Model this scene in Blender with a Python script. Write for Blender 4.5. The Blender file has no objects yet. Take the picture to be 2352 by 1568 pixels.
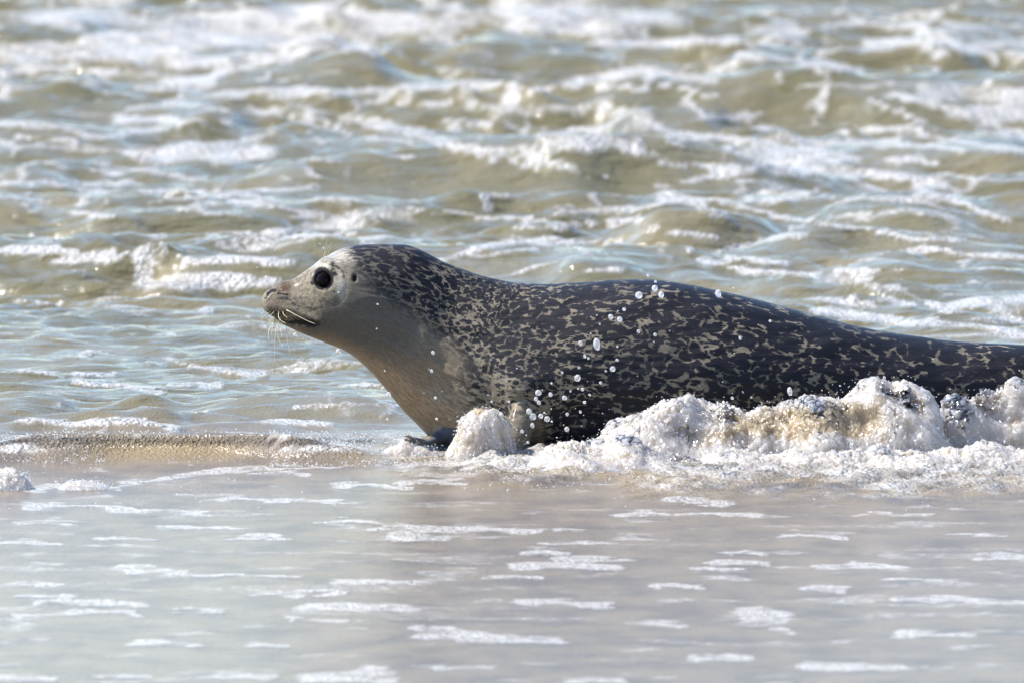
import bpy, math, random
import numpy as np
from mathutils import Vector
from mathutils.bvhtree import BVHTree
from mathutils.kdtree import KDTree

random.seed(7)
RNG = np.random.default_rng(11)
scene = bpy.context.scene
COL = scene.collection

# ------------------------------------------------------------------ camera
CAM_H = 1.9
PIX = 3.232e-5            # radians per unit of a 2352 x 1568 layout sheet
PITCH = 0.0679
cam_d = bpy.data.cameras.new('camera')
cam_d.sensor_width = 36.0
cam_d.lens = 36.0 / (2352 * PIX)
cam_d.clip_start = 0.1
cam_d.clip_end = 9000
cam_d.dof.use_dof = True
cam_d.dof.focus_distance = 24.9
cam_d.dof.aperture_fstop = 12.5
cam = bpy.data.objects.new('camera', cam_d)
COL.objects.link(cam)
cam.location = (0, 0, CAM_H)
cam.rotation_euler = (math.pi / 2 - PITCH, 0, 0)
scene.camera = cam

# ------------------------------------------------------------------ sky, sun, exposure
SUN = Vector((-0.66, 0.10, 0.745)).normalized()
world = bpy.data.worlds.new('World')
scene.world = world
world.use_nodes = True
wn = world.node_tree
wn.nodes.clear()
sky = wn.nodes.new('ShaderNodeTexSky')
sky.sky_type = 'NISHITA'
sky.sun_disc = False
sky.sun_elevation = math.asin(SUN.z)
sky.sun_rotation = math.atan2(SUN.x, SUN.y)
sky.air_density = 0.95
sky.dust_density = 0.1
sky.ozone_density = 3.2
bgn = wn.nodes.new('ShaderNodeBackground')
bgn.inputs['Strength'].default_value = 0.13
wo = wn.nodes.new('ShaderNodeOutputWorld')
wn.links.new(sky.outputs[0], bgn.inputs[0])
wn.links.new(bgn.outputs[0], wo.inputs[0])
sun_d = bpy.data.lights.new('sun', 'SUN')
sun_d.energy = 5.0
sun_d.angle = math.radians(0.53)
sun_d.color = (1.0, 0.94, 0.86)
sun = bpy.data.objects.new('sun', sun_d)
COL.objects.link(sun)
sun.rotation_euler = (-SUN).to_track_quat('-Z', 'Y').to_euler()
scene.view_settings.view_transform = 'Standard'
scene.view_settings.look = 'None'
scene.view_settings.exposure = 0.98
scene.view_settings.gamma = 1.0
scene.view_settings.use_curve_mapping = False
scene.cycles.max_bounces = 8
scene.cycles.transmission_bounces = 8
scene.cycles.sample_clamp_indirect = 40.0
scene.cycles.use_denoising = True

# ------------------------------------------------------------------ layout helpers
CA, SA = math.cos(PITCH), math.sin(PITCH)


def ray(px, py):
    px = np.asarray(px, float); py = np.asarray(py, float)
    a = (px - 1176) * PIX
    b = -(py - 784) * PIX
    return a, CA + b * SA, -SA + b * CA


def at_y(px, py, Y):
    """point of the place seen at sheet position px,py at distance Y"""
    dx, dy, dz = ray(px, py)
    t = Y / dy
    return dx * t, Y + 0 * t, CAM_H + dz * t


def at_z(px, py, Z=0.0):
    dx, dy, dz = ray(px, py)
    t = (Z - CAM_H) / dz
    return dx * t, dy * t, Z + 0 * t


def sheet(x, y, z):
    zz = z - CAM_H
    f = y * CA - zz * SA
    u = y * SA + zz * CA
    return 1176 + x / f / PIX, 784 - u / f / PIX


# ------------------------------------------------------------------ numpy noise
PERM = RNG.permutation(256)
PERM = np.concatenate([PERM, PERM, PERM])
GR2 = RNG.uniform(0, 2 * math.pi, 256)
GX, GY = np.cos(GR2), np.sin(GR2)
g3 = RNG.normal(size=(256, 3)); g3 /= np.linalg.norm(g3, axis=1)[:, None]


def n2(x, y, seed=0):
    x = x + seed * 17.31; y = y + seed * 9.77
    xi = np.floor(x).astype(np.int64); yi = np.floor(y).astype(np.int64)
    xf = x - xi; yf = y - yi
    u = xf * xf * xf * (xf * (xf * 6 - 15) + 10)
    v = yf * yf * yf * (yf * (yf * 6 - 15) + 10)

    def g(i, j):
        h = PERM[PERM[(xi + i) & 255] + ((yi + j) & 255)]
        return GX[h] * (xf - i) + GY[h] * (yf - j)
    a = g(0, 0) * (1 - u) + g(1, 0) * u
    b = g(0, 1) * (1 - u) + g(1, 1) * u
    return (a * (1 - v) + b * v) * 1.5


def fbm(x, y, o=4, seed=0, gain=0.5):
    s = 0; a = 1.0; t = 0
    for i in range(o):
        s = s + a * n2(x * 2 ** i, y * 2 ** i, seed + i * 3)
        t += a; a *= gain
    return s / t


def n3(p, seed=0):
    p = p + np.array([seed * 7.3, seed * 3.1, seed * 5.7])
    i0 = np.floor(p).astype(np.int64); f = p - i0
    w = f * f * f * (f * (f * 6 - 15) + 10)
    out = 0
    for i in (0, 1):
        for j in (0, 1):
            for k in (0, 1):
                h = PERM[PERM[PERM[(i0[:, 0] + i) & 255] + ((i0[:, 1] + j) & 255)] + ((i0[:, 2] + k) & 255)]
                d = (g3[h] * (f - np.array([i, j, k]))).sum(1)
                ww = (w[:, 0] if i else 1 - w[:, 0]) * (w[:, 1] if j else 1 - w[:, 1]) * (w[:, 2] if k else 1 - w[:, 2])
                out = out + ww * d
    return out * 1.5


def voro(x, y, seed=0):
    """F1, F2 of a jittered cell pattern"""
    xi = np.floor(x).astype(np.int64); yi = np.floor(y).astype(np.int64)
    f1 = np.full(x.shape, 9.0); f2 = np.full(x.shape, 9.0)
    for i in (-1, 0, 1):
        for j in (-1, 0, 1):
            h = PERM[PERM[(xi + i + seed) & 255] + ((yi + j) & 255)]
            cx = xi + i + 0.5 + 0.45 * GX[h]
            cy = yi + j + 0.5 + 0.45 * GY[h]
            d = np.hypot(x - cx, y - cy)
            f2 = np.where(d < f1, f1, np.minimum(f2, d))
            f1 = np.minimum(f1, d)
    return f1, f2


def sstep(a, b, x):
    t = np.clip((x - a) / (b - a), 0, 1)
    return t * t * (3 - 2 * t)


# ------------------------------------------------------------------ object helpers
def tag(o, label=None, cat=None, group=None, kind=None):
    if label: o['label'] = label
    if cat: o['category'] = cat
    if group: o['group'] = group
    if kind: o['kind'] = kind
    return o


def mesh_np(name, V, F, smooth=True):
    """mesh from an (n,3) array and an (m,4) or (m,3) array"""
    me = bpy.data.meshes.new(name)
    V = np.asarray(V, np.float32); F = np.asarray(F, np.int32)
    k = F.shape[1]
    me.vertices.add(len(V)); me.vertices.foreach_set('co', V.ravel())
    me.loops.add(F.size); me.loops.foreach_set('vertex_index', F.ravel())
    me.polygons.add(len(F))
    me.polygons.foreach_set('loop_start', np.arange(0, F.size, k, dtype=np.int32))
    me.polygons.foreach_set('use_smooth', np.full(len(F), smooth))
    me.update(calc_edges=True)
    return me


def link(name, me, m=None, parent=None):
    o = bpy.data.objects.new(name, me)
    COL.objects.link(o)
    if m is not None:
        me.materials.append(m)
    if parent is not None:
        o.parent = parent
        o.matrix_parent_inverse = parent.matrix_world.inverted()
    return o


def fattr(me, name, arr):
    a = me.attributes.new(name, 'FLOAT', 'POINT')
    a.data.foreach_set('value', np.asarray(arr, np.float32).ravel())


def vattr(me, name, arr):
    a = me.attributes.new(name, 'FLOAT_VECTOR', 'POINT')
    a.data.foreach_set('vector', np.asarray(arr, np.float32).ravel())


def evaluated_arrays(o):
    dg = bpy.context.evaluated_depsgraph_get()
    dg.update()
    ev = o.evaluated_get(dg)
    me = ev.to_mesh()
    V = np.empty(len(me.vertices) * 3, np.float32); me.vertices.foreach_get('co', V)
    me.calc_loop_triangles()
    q = np.array([len(p.vertices) for p in me.polygons[:50]]) if len(me.polygons) else np.array([])
    if len(q) and (q == 4).all() and len(me.loops) == 4 * len(me.polygons):
        F = np.empty(len(me.loops), np.int32); me.loops.foreach_get('vertex_index', F); F = F.reshape(-1, 4)
    else:
        F = np.empty(len(me.loop_triangles) * 3, np.int32); me.loop_triangles.foreach_get('vertices', F); F = F.reshape(-1, 3)
    ev.to_mesh_clear()
    return V.reshape(-1, 3).astype(np.float64), F


def remesh(V, F, voxel, smooth=4):
    me = mesh_np('tmp', V, F) if not isinstance(V, bpy.types.Mesh) else V
    o = bpy.data.objects.new('tmp', me); COL.objects.link(o)
    r = o.modifiers.new('r', 'REMESH'); r.mode = 'VOXEL'; r.voxel_size = voxel; r.adaptivity = 0
    if smooth:
        s = o.modifiers.new('s', 'SMOOTH'); s.factor = 0.5; s.iterations = smooth
    out = evaluated_arrays(o)
    bpy.data.objects.remove(o); bpy.data.meshes.remove(me)
    return out


def normals_of(V, F):
    n = np.zeros_like(V)
    if F.shape[1] == 4:
        fn = np.cross(V[F[:, 2]] - V[F[:, 0]], V[F[:, 3]] - V[F[:, 1]])
    else:
        fn = np.cross(V[F[:, 1]] - V[F[:, 0]], V[F[:, 2]] - V[F[:, 0]])
    for k in range(F.shape[1]):
        for c in range(3):
            n[:, c] += np.bincount(F[:, k], weights=fn[:, c], minlength=len(V))
    return n / np.maximum(np.linalg.norm(n, axis=1), 1e-12)[:, None]


def tube(path, rad, seg=6):
    """closed tapered tube through the points; returns V, F(quads as tris)"""
    path = np.asarray(path, float); n = len(path)
    rad = np.broadcast_to(np.asarray(rad, float), (n,))
    V = []; F = []
    for i in range(n):
        t = path[min(i + 1, n - 1)] - path[max(i - 1, 0)]
        t /= np.linalg.norm(t) + 1e-12
        a = np.cross(t, [0.13, 0.97, 0.2]); a /= np.linalg.norm(a) + 1e-12
        b = np.cross(t, a)
        for k in range(seg):
            w = 2 * math.pi * k / seg
            V.append(path[i] + rad[i] * (a * math.cos(w) + b * math.sin(w)))
    for i in range(n - 1):
        for k in range(seg):
            p = i * seg + k; q = i * seg + (k + 1) % seg
            F += [(p, q, q + seg), (p, q + seg, p + seg)]
    for k in range(1, seg - 1):
        F += [(0, k + 1, k), ((n - 1) * seg, (n - 1) * seg + k, (n - 1) * seg + k + 1)]
    return np.array(V), np.array(F)


def ico(sub=1):
    t = (1 + 5 ** .5) / 2
    V = np.array([(-1, t, 0), (1, t, 0), (-1, -t, 0), (1, -t, 0), (0, -1, t), (0, 1, t), (0, -1, -t), (0, 1, -t),
                  (t, 0, -1), (t, 0, 1), (-t, 0, -1), (-t, 0, 1)], float)
    V /= np.linalg.norm(V[0])
    F = [(0, 11, 5), (0, 5, 1), (0, 1, 7), (0, 7, 10), (0, 10, 11), (1, 5, 9), (5, 11, 4), (11, 10, 2), (10, 7, 6), (7, 1, 8),
         (3, 9, 4), (3, 4, 2), (3, 2, 6), (3, 6, 8), (3, 8, 9), (4, 9, 5), (2, 4, 11), (6, 2, 10), (8, 6, 7), (9, 8, 1)]
    V = [tuple(v) for v in V]
    for _ in range(sub):
        mid = {}; G = []

        def m(a, b):
            k = (min(a, b), max(a, b))
            if k not in mid:
                v = np.array(V[a]) + np.array(V[b]); v /= np.linalg.norm(v)
                mid[k] = len(V); V.append(tuple(v))
            return mid[k]
        for a, b, c in F:
            x, y, z = m(a, b), m(b, c), m(c, a)
            G += [(a, x, z), (b, y, x), (c, z, y), (x, y, z)]
        F = G
    return np.array(V), np.array(F)


def many_balls(P, R, sub=1, squash=None):
    bv, bf = ico(sub)
    P = np.asarray(P); R = np.asarray(R).reshape(-1, 1, 1)
    S = bv[None] * R
    if squash is not None:
        S = S * squash[:, None, :]
    V = (P[:, None, :] + S).reshape(-1, 3)
    F = (bf[None] + (np.arange(len(P)) * len(bv))[:, None, None]).reshape(-1, 3)
    return V, F


# ------------------------------------------------------------------ node helpers
class NT:
    def __init__(self, name):
        self.m = bpy.data.materials.new(name)
        self.m.use_nodes = True
        self.t = self.m.node_tree
        self.t.nodes.clear()
        self.out = self.t.nodes.new('ShaderNodeOutputMaterial')

    def n(self, typ, **kw):
        nd = self.t.nodes.new(typ)
        for k, v in kw.items():
            if k.startswith('i_'):
                nd.inputs[k[2:].replace('_', ' ')].default_value = v
            else:
                setattr(nd, k, v)
        return nd

    def l(self, a, b):
        self.t.links.new(a, b)

    def set(self, sock, v):
        if isinstance(v, bpy.types.NodeSocket):
            self.l(v, sock)
        elif isinstance(v, (tuple, list)) and len(v) == 3 and sock.type == 'RGBA':
            sock.default_value = (*v, 1)
        else:
            sock.default_value = v

    def math(self, op, a, b=0.0, c=None, clamp=False):
        nd = self.n('ShaderNodeMath', operation=op, use_clamp=clamp)
        self.set(nd.inputs[0], a); self.set(nd.inputs[1], b)
        if c is not None: self.set(nd.inputs[2], c)
        return nd.outputs[0]

    def attr(self, name, vec=False):
        nd = self.n('ShaderNodeAttribute', attribute_name=name)
        return nd.outputs['Vector'] if vec else nd.outputs['Fac']

    def ramp(self, x, a, b, lo=0.0, hi=1.0, smooth=True):
        nd = self.n('ShaderNodeMapRange', interpolation_type='SMOOTHSTEP' if smooth else 'LINEAR')
        self.set(nd.inputs[0], x)
        for i, v in zip((1, 2, 3, 4), (a, b, lo, hi)): nd.inputs[i].default_value = v
        return nd.outputs[0]

    def mixc(self, f, a, b):
        nd = self.n('ShaderNodeMix', data_type='RGBA')
        self.set(nd.inputs[0], f); self.set(nd.inputs[6], a); self.set(nd.inputs[7], b)
        return nd.outputs[2]

    def coord(self, scale=(1, 1, 1), src=None, rot=None):
        mp = self.n('ShaderNodeMapping')
        mp.inputs['Scale'].default_value = scale
        if rot: mp.inputs['Rotation'].default_value = rot
        if src is None:
            src = self.n('ShaderNodeTexCoord').outputs['Object']
        self.l(src, mp.inputs[0])
        return mp.outputs[0]

    def noise(self, vec, scale, detail=3, rough=0.5, dist=0.0, ty='FBM'):
        nd = self.n('ShaderNodeTexNoise', noise_type=ty)
        self.l(vec, nd.inputs['Vector'])
        nd.inputs['Scale'].default_value = scale
        nd.inputs['Detail'].default_value = detail
        nd.inputs['Roughness'].default_value = rough
        nd.inputs['Distortion'].default_value = dist
        return nd.outputs[0]

    def voronoi(self, vec, scale, feature='F1', smooth=None, rnd=1.0):
        nd = self.n('ShaderNodeTexVoronoi', feature=feature)
        self.l(vec, nd.inputs['Vector'])
        nd.inputs['Scale'].default_value = scale
        nd.inputs['Randomness'].default_value = rnd
        if smooth is not None: nd.inputs['Smoothness'].default_value = smooth
        return nd.outputs['Distance']

    def bump(self, h, dist, strength=1.0, normal=None):
        nd = self.n('ShaderNodeBump')
        self.l(h, nd.inputs['Height'])
        nd.inputs['Distance'].default_value = dist
        self.set(nd.inputs['Strength'], strength)
        if normal is not None: self.l(normal, nd.inputs['Normal'])
        return nd.outputs[0]

    def bsdf(self, **kw):
        nd = self.n('ShaderNodeBsdfPrincipled')
        for k, v in kw.items():
            self.set(nd.inputs[k.replace('_', ' ')], v)
        return nd.outputs[0]

    def mixs(self, f, a, b):
        nd = self.n('ShaderNodeMixShader')
        self.set(nd.inputs[0], f); self.l(a, nd.inputs[1]); self.l(b, nd.inputs[2])
        return nd.outputs[0]

    def done(self, s):
        self.l(s, self.out.inputs[0])
        return self.m


def water_shader(N):
    """turbid sea water: silt colour below, sky and sun glints on top"""
    P = N.coord()
    silt = N.attr('silt')          # 0 open water .. 1 thin swash over sand
    chop = N.attr('chop')
    big = N.noise(N.coord((1, .5, 1)), 2.2, 3)
    c1 = N.mixc(N.ramp(big, .35, .65), (0.128, 0.113, 0.056), (0.172, 0.147, 0.080))
    c2 = N.mixc(N.ramp(N.noise(N.coord((1, .6, 1)), 9, 4, .6), .35, .7), (0.235, 0.190, 0.135), (0.150, 0.124, 0.098))
    base = N.mixc(silt, c1, c2)
    base = N.mixc(N.attr('sandy'), base, (0.30, 0.225, 0.12))
    r1 = N.noise(N.coord((.34, 1, 1)), 16, 3, .55, .5)
    r2 = N.noise(N.coord((.6, 1, 1)), 44, 3, .6, .4)
    r3 = N.noise(P, 170, 2, .6)
    h = N.math('ADD', N.math('MULTIPLY', r1, 1.0), N.math('MULTIPLY', r2, .30))
    h = N.math('ADD', h, N.math('MULTIPLY', r3, N.math('ADD', .05, N.math('MULTIPLY', silt, .60))))
    nrm = N.bump(h, 0.045, chop)
    return N.bsdf(Base_Color=base, Roughness=N.math('ADD', N.math('MULTIPLY', silt, .12), .07), IOR=1.45, Normal=nrm)


def foam_shader(N):
    P = N.coord()
    w = N.attr('wet')
    cells = N.voronoi(P, 130, 'F1')
    cells2 = N.voronoi(P, 60, 'F1')
    lum = N.noise(P, 26, 4, .6)
    h = N.math('ADD', N.math('MULTIPLY', N.math('SUBTRACT', 1, cells), .35), N.math('MULTIPLY', lum, 1.0))
    h = N.math('ADD', h, N.math('MULTIPLY', N.math('SUBTRACT', 1, cells2), .45))
    nrm = N.bump(h, 0.014, .9)
    col = N.mixc(N.ramp(N.noise(P, 12, 4, .6), .35, .7), (0.57, 0.555, 0.54), (0.45, 0.43, 0.40))
    col = N.mixc(w, col, (0.56, 0.47, 0.36))
    d = N.bsdf(Base_Color=col, Roughness=.18, IOR=1.35, Normal=nrm)
    tr = N.n('ShaderNodeBsdfTranslucent'); N.set(tr.inputs[0], col); N.l(nrm, tr.inputs[1])
    return N.mixs(.12, d, tr.outputs[0])


N = NT('sea_water'); M_WATER = N.done(water_shader(N))
N = NT('sea_foam')
wa = water_shader(N); fo = foam_shader(N)
P = N.coord()
f = N.attr('foam')
nz = N.noise(N.coord((1, .7, 1)), 34, 5, .62, .5)
holes = N.voronoi(N.coord((1, .8, 1)), 48, 'F1')
f2 = N.math('ADD', f, N.math('MULTIPLY', N.math('SUBTRACT', nz, .5), .85))
f2 = N.math('SUBTRACT', f2, N.math('MULTIPLY', N.math('SUBTRACT', .55, holes), .22))
M_FOAM = N.done(N.mixs(N.ramp(f2, .27, .92, 0, .90), wa, fo))

N = NT('wet_sand')
P = N.coord()
g = N.noise(P, 900, 2); b = N.noise(P, 1.4, 4)
dry = N.ramp(N.math('ADD', N.n('ShaderNodeSeparateXYZ').outputs[1] if False else b, 0.0), .3, .7)
c = N.mixc(dry, (0.30, 0.235, 0.165), (0.40, 0.32, 0.225))
M_SAND = N.done(N.bsdf(Base_Color=c, Roughness=.55, Normal=N.bump(N.math('ADD', g, N.math('MULTIPLY', N.noise(P, 12, 3), 4)), .004)))

# ------------------------------------------------------------------ the sea surface as a height field
RIDGES = [  # crest line on the sheet, height m, front width, back width
    ([(500, 405), (600, 362), (760, 340), (950, 325), (1200, 305), (1480, 300), (1650, 312), (1800, 340)], .112, .22, .70),
    ([(380, 195), (520, 168), (650, 148), (760, 120), (860, 112), (960, 140)], .085, .30, .7),
    ([(10, 200), (80, 186), (180, 180), (300, 200)], .060, .3, .6),
    ([(1020, 110), (1110, 80), (1200, 76), (1290, 92), (1380, 125)], .075, .35, .6),
    ([(1620, 70), (1760, 62), (1850, 70), (1900, 80)], .05, .3, .5),
    ([(2090, 75), (2170, 46), (2240, 50), (2360, 85)], .065, .35, .6),
    ([(1440, 8), (1600, -4), (1900, 0), (2060, 12)], .09, .5, .8),
    ([(1640, 130), (1750, 122), (1900, 140), (2040, 160)], .05, .3, .6),
    ([(1400, 245), (1500, 232), (1620, 226), (1700, 262)], .055, .28, .5),
    ([(1690, 292), (1760, 284), (1850, 300)], .045, .22, .5),
    ([(1960, 235), (2050, 226), (2150, 232), (2260, 250)], .060, .28, .5),
    ([(2100, 120), (2220, 110), (2360, 130)], .045, .3, .5),
    ([(2150, 320), (2250, 300), (2370, 330)], .050, .25, .5),
    ([(1890, 350), (2020, 340), (2180, 345), (2370, 352)], .045, .22, .5),
    ([(1440, 482), (1530, 462), (1640, 462), (1740, 488), (1820, 530)], .070, .20, .5),
    ([(1840, 500), (1930, 470), (2040, 462), (2160, 478), (2280, 510)], .062, .20, .5),
    ([(1780, 520), (1900, 518), (2050, 532), (2200, 552), (2370, 575)], .058, .17, .45),
    ([(1280, 600), (1340, 590), (1420, 596), (1500, 620)], .045, .16, .4),
    ([(1130, 455), (1250, 440), (1380, 452)], .03, .16, .4),
    ([(-20, 385), (60, 366), (160, 385)], .045, .2, .5),
    ([(180, 488), (300, 474), (420, 480), (560, 500)], .036, .18, .5),
    ([(480, 500), (570, 488), (680, 498)], .032, .16, .4),
    ([(-20, 300), (100, 296), (220, 310), (340, 330)], .045, .22, .5),
    ([(380, 250), (470, 240), (560, 255)], .04, .2, .5),
    ([(60, 560), (200, 548), (330, 560)], .02, .14, .4),
    ([(420, 610), (520, 600), (640, 615)], .022, .14, .3),
    ([(2060, 735), (2150, 712), (2240, 712), (2330, 730)], .045, .14, .3),
    ([(1900, 625), (2050, 606), (2200, 620), (2370, 612)], .034, .15, .35),
    ([(900, 200), (1000, 196), (1100, 205)], .04, .2, .5),
    ([(60, 60), (160, 42), (260, 60)], .06, .35, .6),
    ([(330, 40), (430, 30), (520, 42)], .05, .35, .6),
    ([(-30, 925), (60, 912), (180, 920)], .018, .10, .25),
    ([(430, 935), (600, 912), (760, 905), (900, 912)], .020, .11, .25),
    # the little brown swash wave left of the seal and its sparkling shoulders
    ([(-40, 1030), (60, 1018), (170, 1004), (300, 1001), (420, 1003), (540, 1008), (660, 1012), (800, 1004)], .046, .05, .22),
]
RG = []
for pts, H, wf, wb in RIDGES:
    px = np.array([p[0] for p in pts], float); py = np.array([p[1] for p in pts], float)
    swash = H == .046
    foot = py.max() + (3 if not swash else 10)
    Yc = float(at_z(px.mean(), foot, .012)[1])
    X, _, Z = at_y(px, py, Yc)
    if swash: Z = np.full_like(Z, H)
    xs_ = np.linspace(X[0], X[-1], 80); zs_ = np.interp(xs_, X, np.clip(Z, .008, .16))
    kk = np.hanning(17); kk /= kk.sum()
    zs_ = np.convolve(np.pad(zs_, 8, mode='edge'), kk, 'valid')
    RG.append((xs_, Yc, zs_, max(wf * .8, zs_.max() * 1.9) if not swash else wf, wb))

waves = []
for i in range(46):      # wind chop, running ashore
    lam = 0.6 * (2.6 / 0.6) ** RNG.random()
    ang = RNG.normal(0, .22)
    waves.append((lam, ang, RNG.uniform(0, 6.28), .0165 * lam ** 1.05))
rip = []
for i in range(40):
    lam = 0.085 * (0.33 / 0.085) ** RNG.random()
    ang = RNG.normal(0, .5)
    rip.append((lam, ang, RNG.uniform(0, 6.28), .018 * lam ** 1.1))


def sea_height(x, y):
    calm = sstep(24.2, 26.3, y)
    amp = 0.16 * calm + .38 * sstep(26, 30, y) + .42 * sstep(31, 38, y)
    amp = amp * (1 + .6 * n2(x * .5, y * .35, 3))
    wx = x + .10 * n2(x * .8, y * .6, 21); wy = y + .16 * n2(x * .7, y * .5, 22)
    h = np.zeros_like(x)
    for lam, ang, ph, a in waves:
        k = 2 * math.pi / lam
        s = np.sin(k * (math.sin(ang) * wx + math.cos(ang) * wy) + ph)
        h += a * (np.exp(1.1 * (s - 1)) - .47)
    h *= .62
    h2 = np.zeros_like(x)
    for lam, ang, ph, a in rip:
        k = 2 * math.pi / lam
        h2 += a * np.sin(k * (math.sin(ang) * wx + math.cos(ang) * wy) + ph)
    out = amp * h + (.36 * calm + .42 * amp) * h2 * (1 + .8 * n2(x * 1.3, y * .9, 5))
    for X, Yc, Z, wf, wb in RG:
        L = X[-1] - X[0]; g_ = .22 * L
        m = (x > X[0] - g_) & (x < X[-1] + g_) & (y > Yc - 4 * wf - .3) & (y < Yc + 4 * wb + .3)
        xx = x[m]; yy = y[m]
        yc = Yc + .16 * n2(xx * 1.6, yy * 0 + Yc, 8) * min(1, Z.max() / .05) + .04 * n2(xx * 6, yy * .3, 18) * min(1, Z.max() / .05)
        H = np.interp(xx, X, Z)
        e = sstep(X[0] - g_, X[0] + .2 * L, xx) * sstep(X[-1] + g_, X[-1] - .2 * L, xx)
        d = yy - yc
        p = np.where(d < 0, np.exp(-(np.abs(d) / wf) ** 1.45), np.exp(-(np.abs(d) / (wb * .8)) ** 1.05))
        out[m] = out[m] * (1 - .65 * e * p) + H * e * p * (1 + .10 * n2(xx * 5, yy * 2, 9))
    return out


# foam strokes traced on the layout sheet: points, half thickness
A = []
def s7(w, *p): A.append((w * .5, [(x * .5, y * .5) for x, y in p]))
def s8(w, *p): A.append((w * .5, [(1176 + x * .5, y * .5) for x, y in p]))
def s0(w, *p): A.append((w, list(p)))
s7(50, (850, 110), (1150, 80), (1500, 70), (1900, 110)); s7(34, (400, 190), (800, 170), (1250, 150), (1700, 150), (2100, 110))
s7(50, (0, 250), (250, 240), (560, 240), (800, 260)); s7(40, (600, 210), (1000, 190), (1500, 180)); s7(30, (700, 300), (1000, 290), (1200, 260))
s7(26, (690, 345), (800, 375), (930, 378), (1010, 340), (1150, 300), (1300, 268), (1450, 232), (1600, 216), (1710, 230))
s7(18, (0, 330), (300, 320), (600, 340)); s7(12, (650, 410), (1000, 420), (1500, 410)); s7(16, (1000, 440), (1500, 430), (2000, 400), (2352, 390))
s7(16, (0, 570), (150, 580), (300, 592), (430, 635), (560, 625), (700, 600)); s7(11, (60, 630), (350, 655)); s7(22, (0, 660), (70, 680))
s7(44, (700, 720), (900, 690), (1050, 720), (1180, 700)); s7(20, (1150, 650), (1240, 610)); s7(18, (620, 715), (800, 720))
s7(28, (1890, 628), (2050, 655), (2150, 685), (2290, 698)); s7(12, (1450, 545), (1540, 580), (1600, 625)); s7(24, (1610, 545), (1750, 580), (1920, 605))
s7(9, (700, 885), (1000, 890), (1300, 872), (1560, 862)); s7(8, (700, 925), (1000, 912), (1140, 905)); s7(9, (1080, 930), (1300, 960), (1560, 985), (1850, 988))
s7(9, (380, 868), (480, 855), (590, 850)); s7(12, (230, 750), (330, 785), (540, 805)); s7(12, (440, 760), (700, 790), (900, 830)); s7(9, (0, 850), (200, 840), (380, 850))
s7(10, (0, 990), (160, 982)); s7(14, (350, 980), (480, 996)); s7(13, (1480, 920), (1600, 925)); s7(9, (980, 1075), (1200, 1070), (1450, 1035)); s7(8, (1000, 1112), (1300, 1090), (1620, 1080))
s7(18, (0, 1150), (200, 1150), (480, 1185)); s7(14, (190, 1205), (450, 1195)); s7(10, (500, 1160), (900, 1190)); s7(18, (880, 1215), (1100, 1190), (1330, 1215))
s7(14, (620, 500), (800, 480), (1000, 510)); s7(18, (540, 560), (700, 555), (900, 560)); s7(20, (1700, 470), (1950, 480), (2352, 500)); s7(12, (1150, 500), (1400, 540)); s7(14, (2000, 560), (2352, 580))
s7(30, (150, 90), (350, 70), (550, 90)); s7(10, (1330, 1000), (1500, 1005)); s7(10, (2230, 905), (2300, 905)); s7(9, (1920, 960), (2100, 990), (2352, 1010)); s7(12, (1700, 640), (1880, 660))
for x, y in ((1440, 740), (1500, 745), (1550, 765), (1570, 800), (1410, 790), (1330, 830), (1480, 815), (1880, 845), (1820, 720), (1860, 730), (1910, 715), (2225, 735), (1210, 775)):
    s7(9, (x - 12, y - 4), (x + 16, y + 4))
s8(44, (0, 60), (300, 80), (700, 100)); s8(30, (0, 130), (300, 140), (560, 150)); s8(26, (0, 20), (300, 30)); s8(22, (400, 190), (700, 200), (1000, 190))
s8(14, (1060, 250), (1300, 278), (1600, 325)); s8(24, (1650, 200), (1850, 190), (1960, 250)); s8(24, (1840, 120), (2000, 190), (2110, 235)); s8(16, (1500, 110), (1750, 130))
s8(46, (1950, 420), (2150, 430), (2352, 450)); s8(40, (2080, 520), (2352, 530)); s8(22, (1750, 440), (1950, 490), (2050, 520)); s8(30, (2200, 580), (2352, 630)); s8(14, (1650, 470), (1900, 560))
s8(16, (800, 470), (880, 540), (1000, 550), (1160, 530)); s8(24, (300, 380), (600, 330), (900, 370)); s8(16, (400, 410), (700, 400), (900, 440)); s8(14, (0, 430), (300, 400))
s8(48, (200, 650), (370, 660)); s8(20, (190, 490), (480, 510)); s8(30, (20, 690), (120, 720), (240, 765)); s8(16, (0, 750), (130, 775)); s8(24, (510, 670), (560, 700)); s8(18, (650, 715), (720, 740), (810, 765))
s8(26, (1000, 700), (1080, 735), (1150, 745)); s8(18, (900, 762), (1020, 770)); s8(8, (500, 712), (525, 715)); s8(10, (300, 795), (330, 815)); s8(9, (640, 750), (670, 760)); s8(7, (410, 820), (440, 825))
s8(18, (690, 860), (900, 815), (1100, 790), (1240, 720), (1350, 715)); s8(24, (1240, 790), (1500, 790), (1800, 815), (1960, 850)); s8(16, (1440, 715), (1540, 765)); s8(26, (1230, 740), (1400, 720))
s8(17, (900, 625), (1100, 650), (1390, 656)); s8(16, (1420, 662), (1700, 662), (2050, 692)); s8(12, (1860, 615), (2000, 650), (2352, 700)); s8(20, (700, 610), (870, 635)); s8(16, (1620, 600), (1850, 590))
s8(16, (1730, 738), (1960, 745)); s8(18, (240, 975), (560, 962), (740, 925)); s8(26, (730, 900), (840, 930), (880, 980)); s8(14, (860, 905), (1000, 930), (1250, 1005)); s8(12, (0, 1010), (300, 1035), (570, 1010)); s8(10, (0, 1058), (250, 1050))
s8(14, (640, 1060), (800, 1066), (940, 1090)); s8(18, (1190, 925), (1370, 895)); s8(16, (1460, 1005), (1650, 990)); s8(9, (1530, 925), (1700, 905), (1860, 925)); s8(20, (1850, 865), (2050, 930), (2240, 1015))
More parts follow.
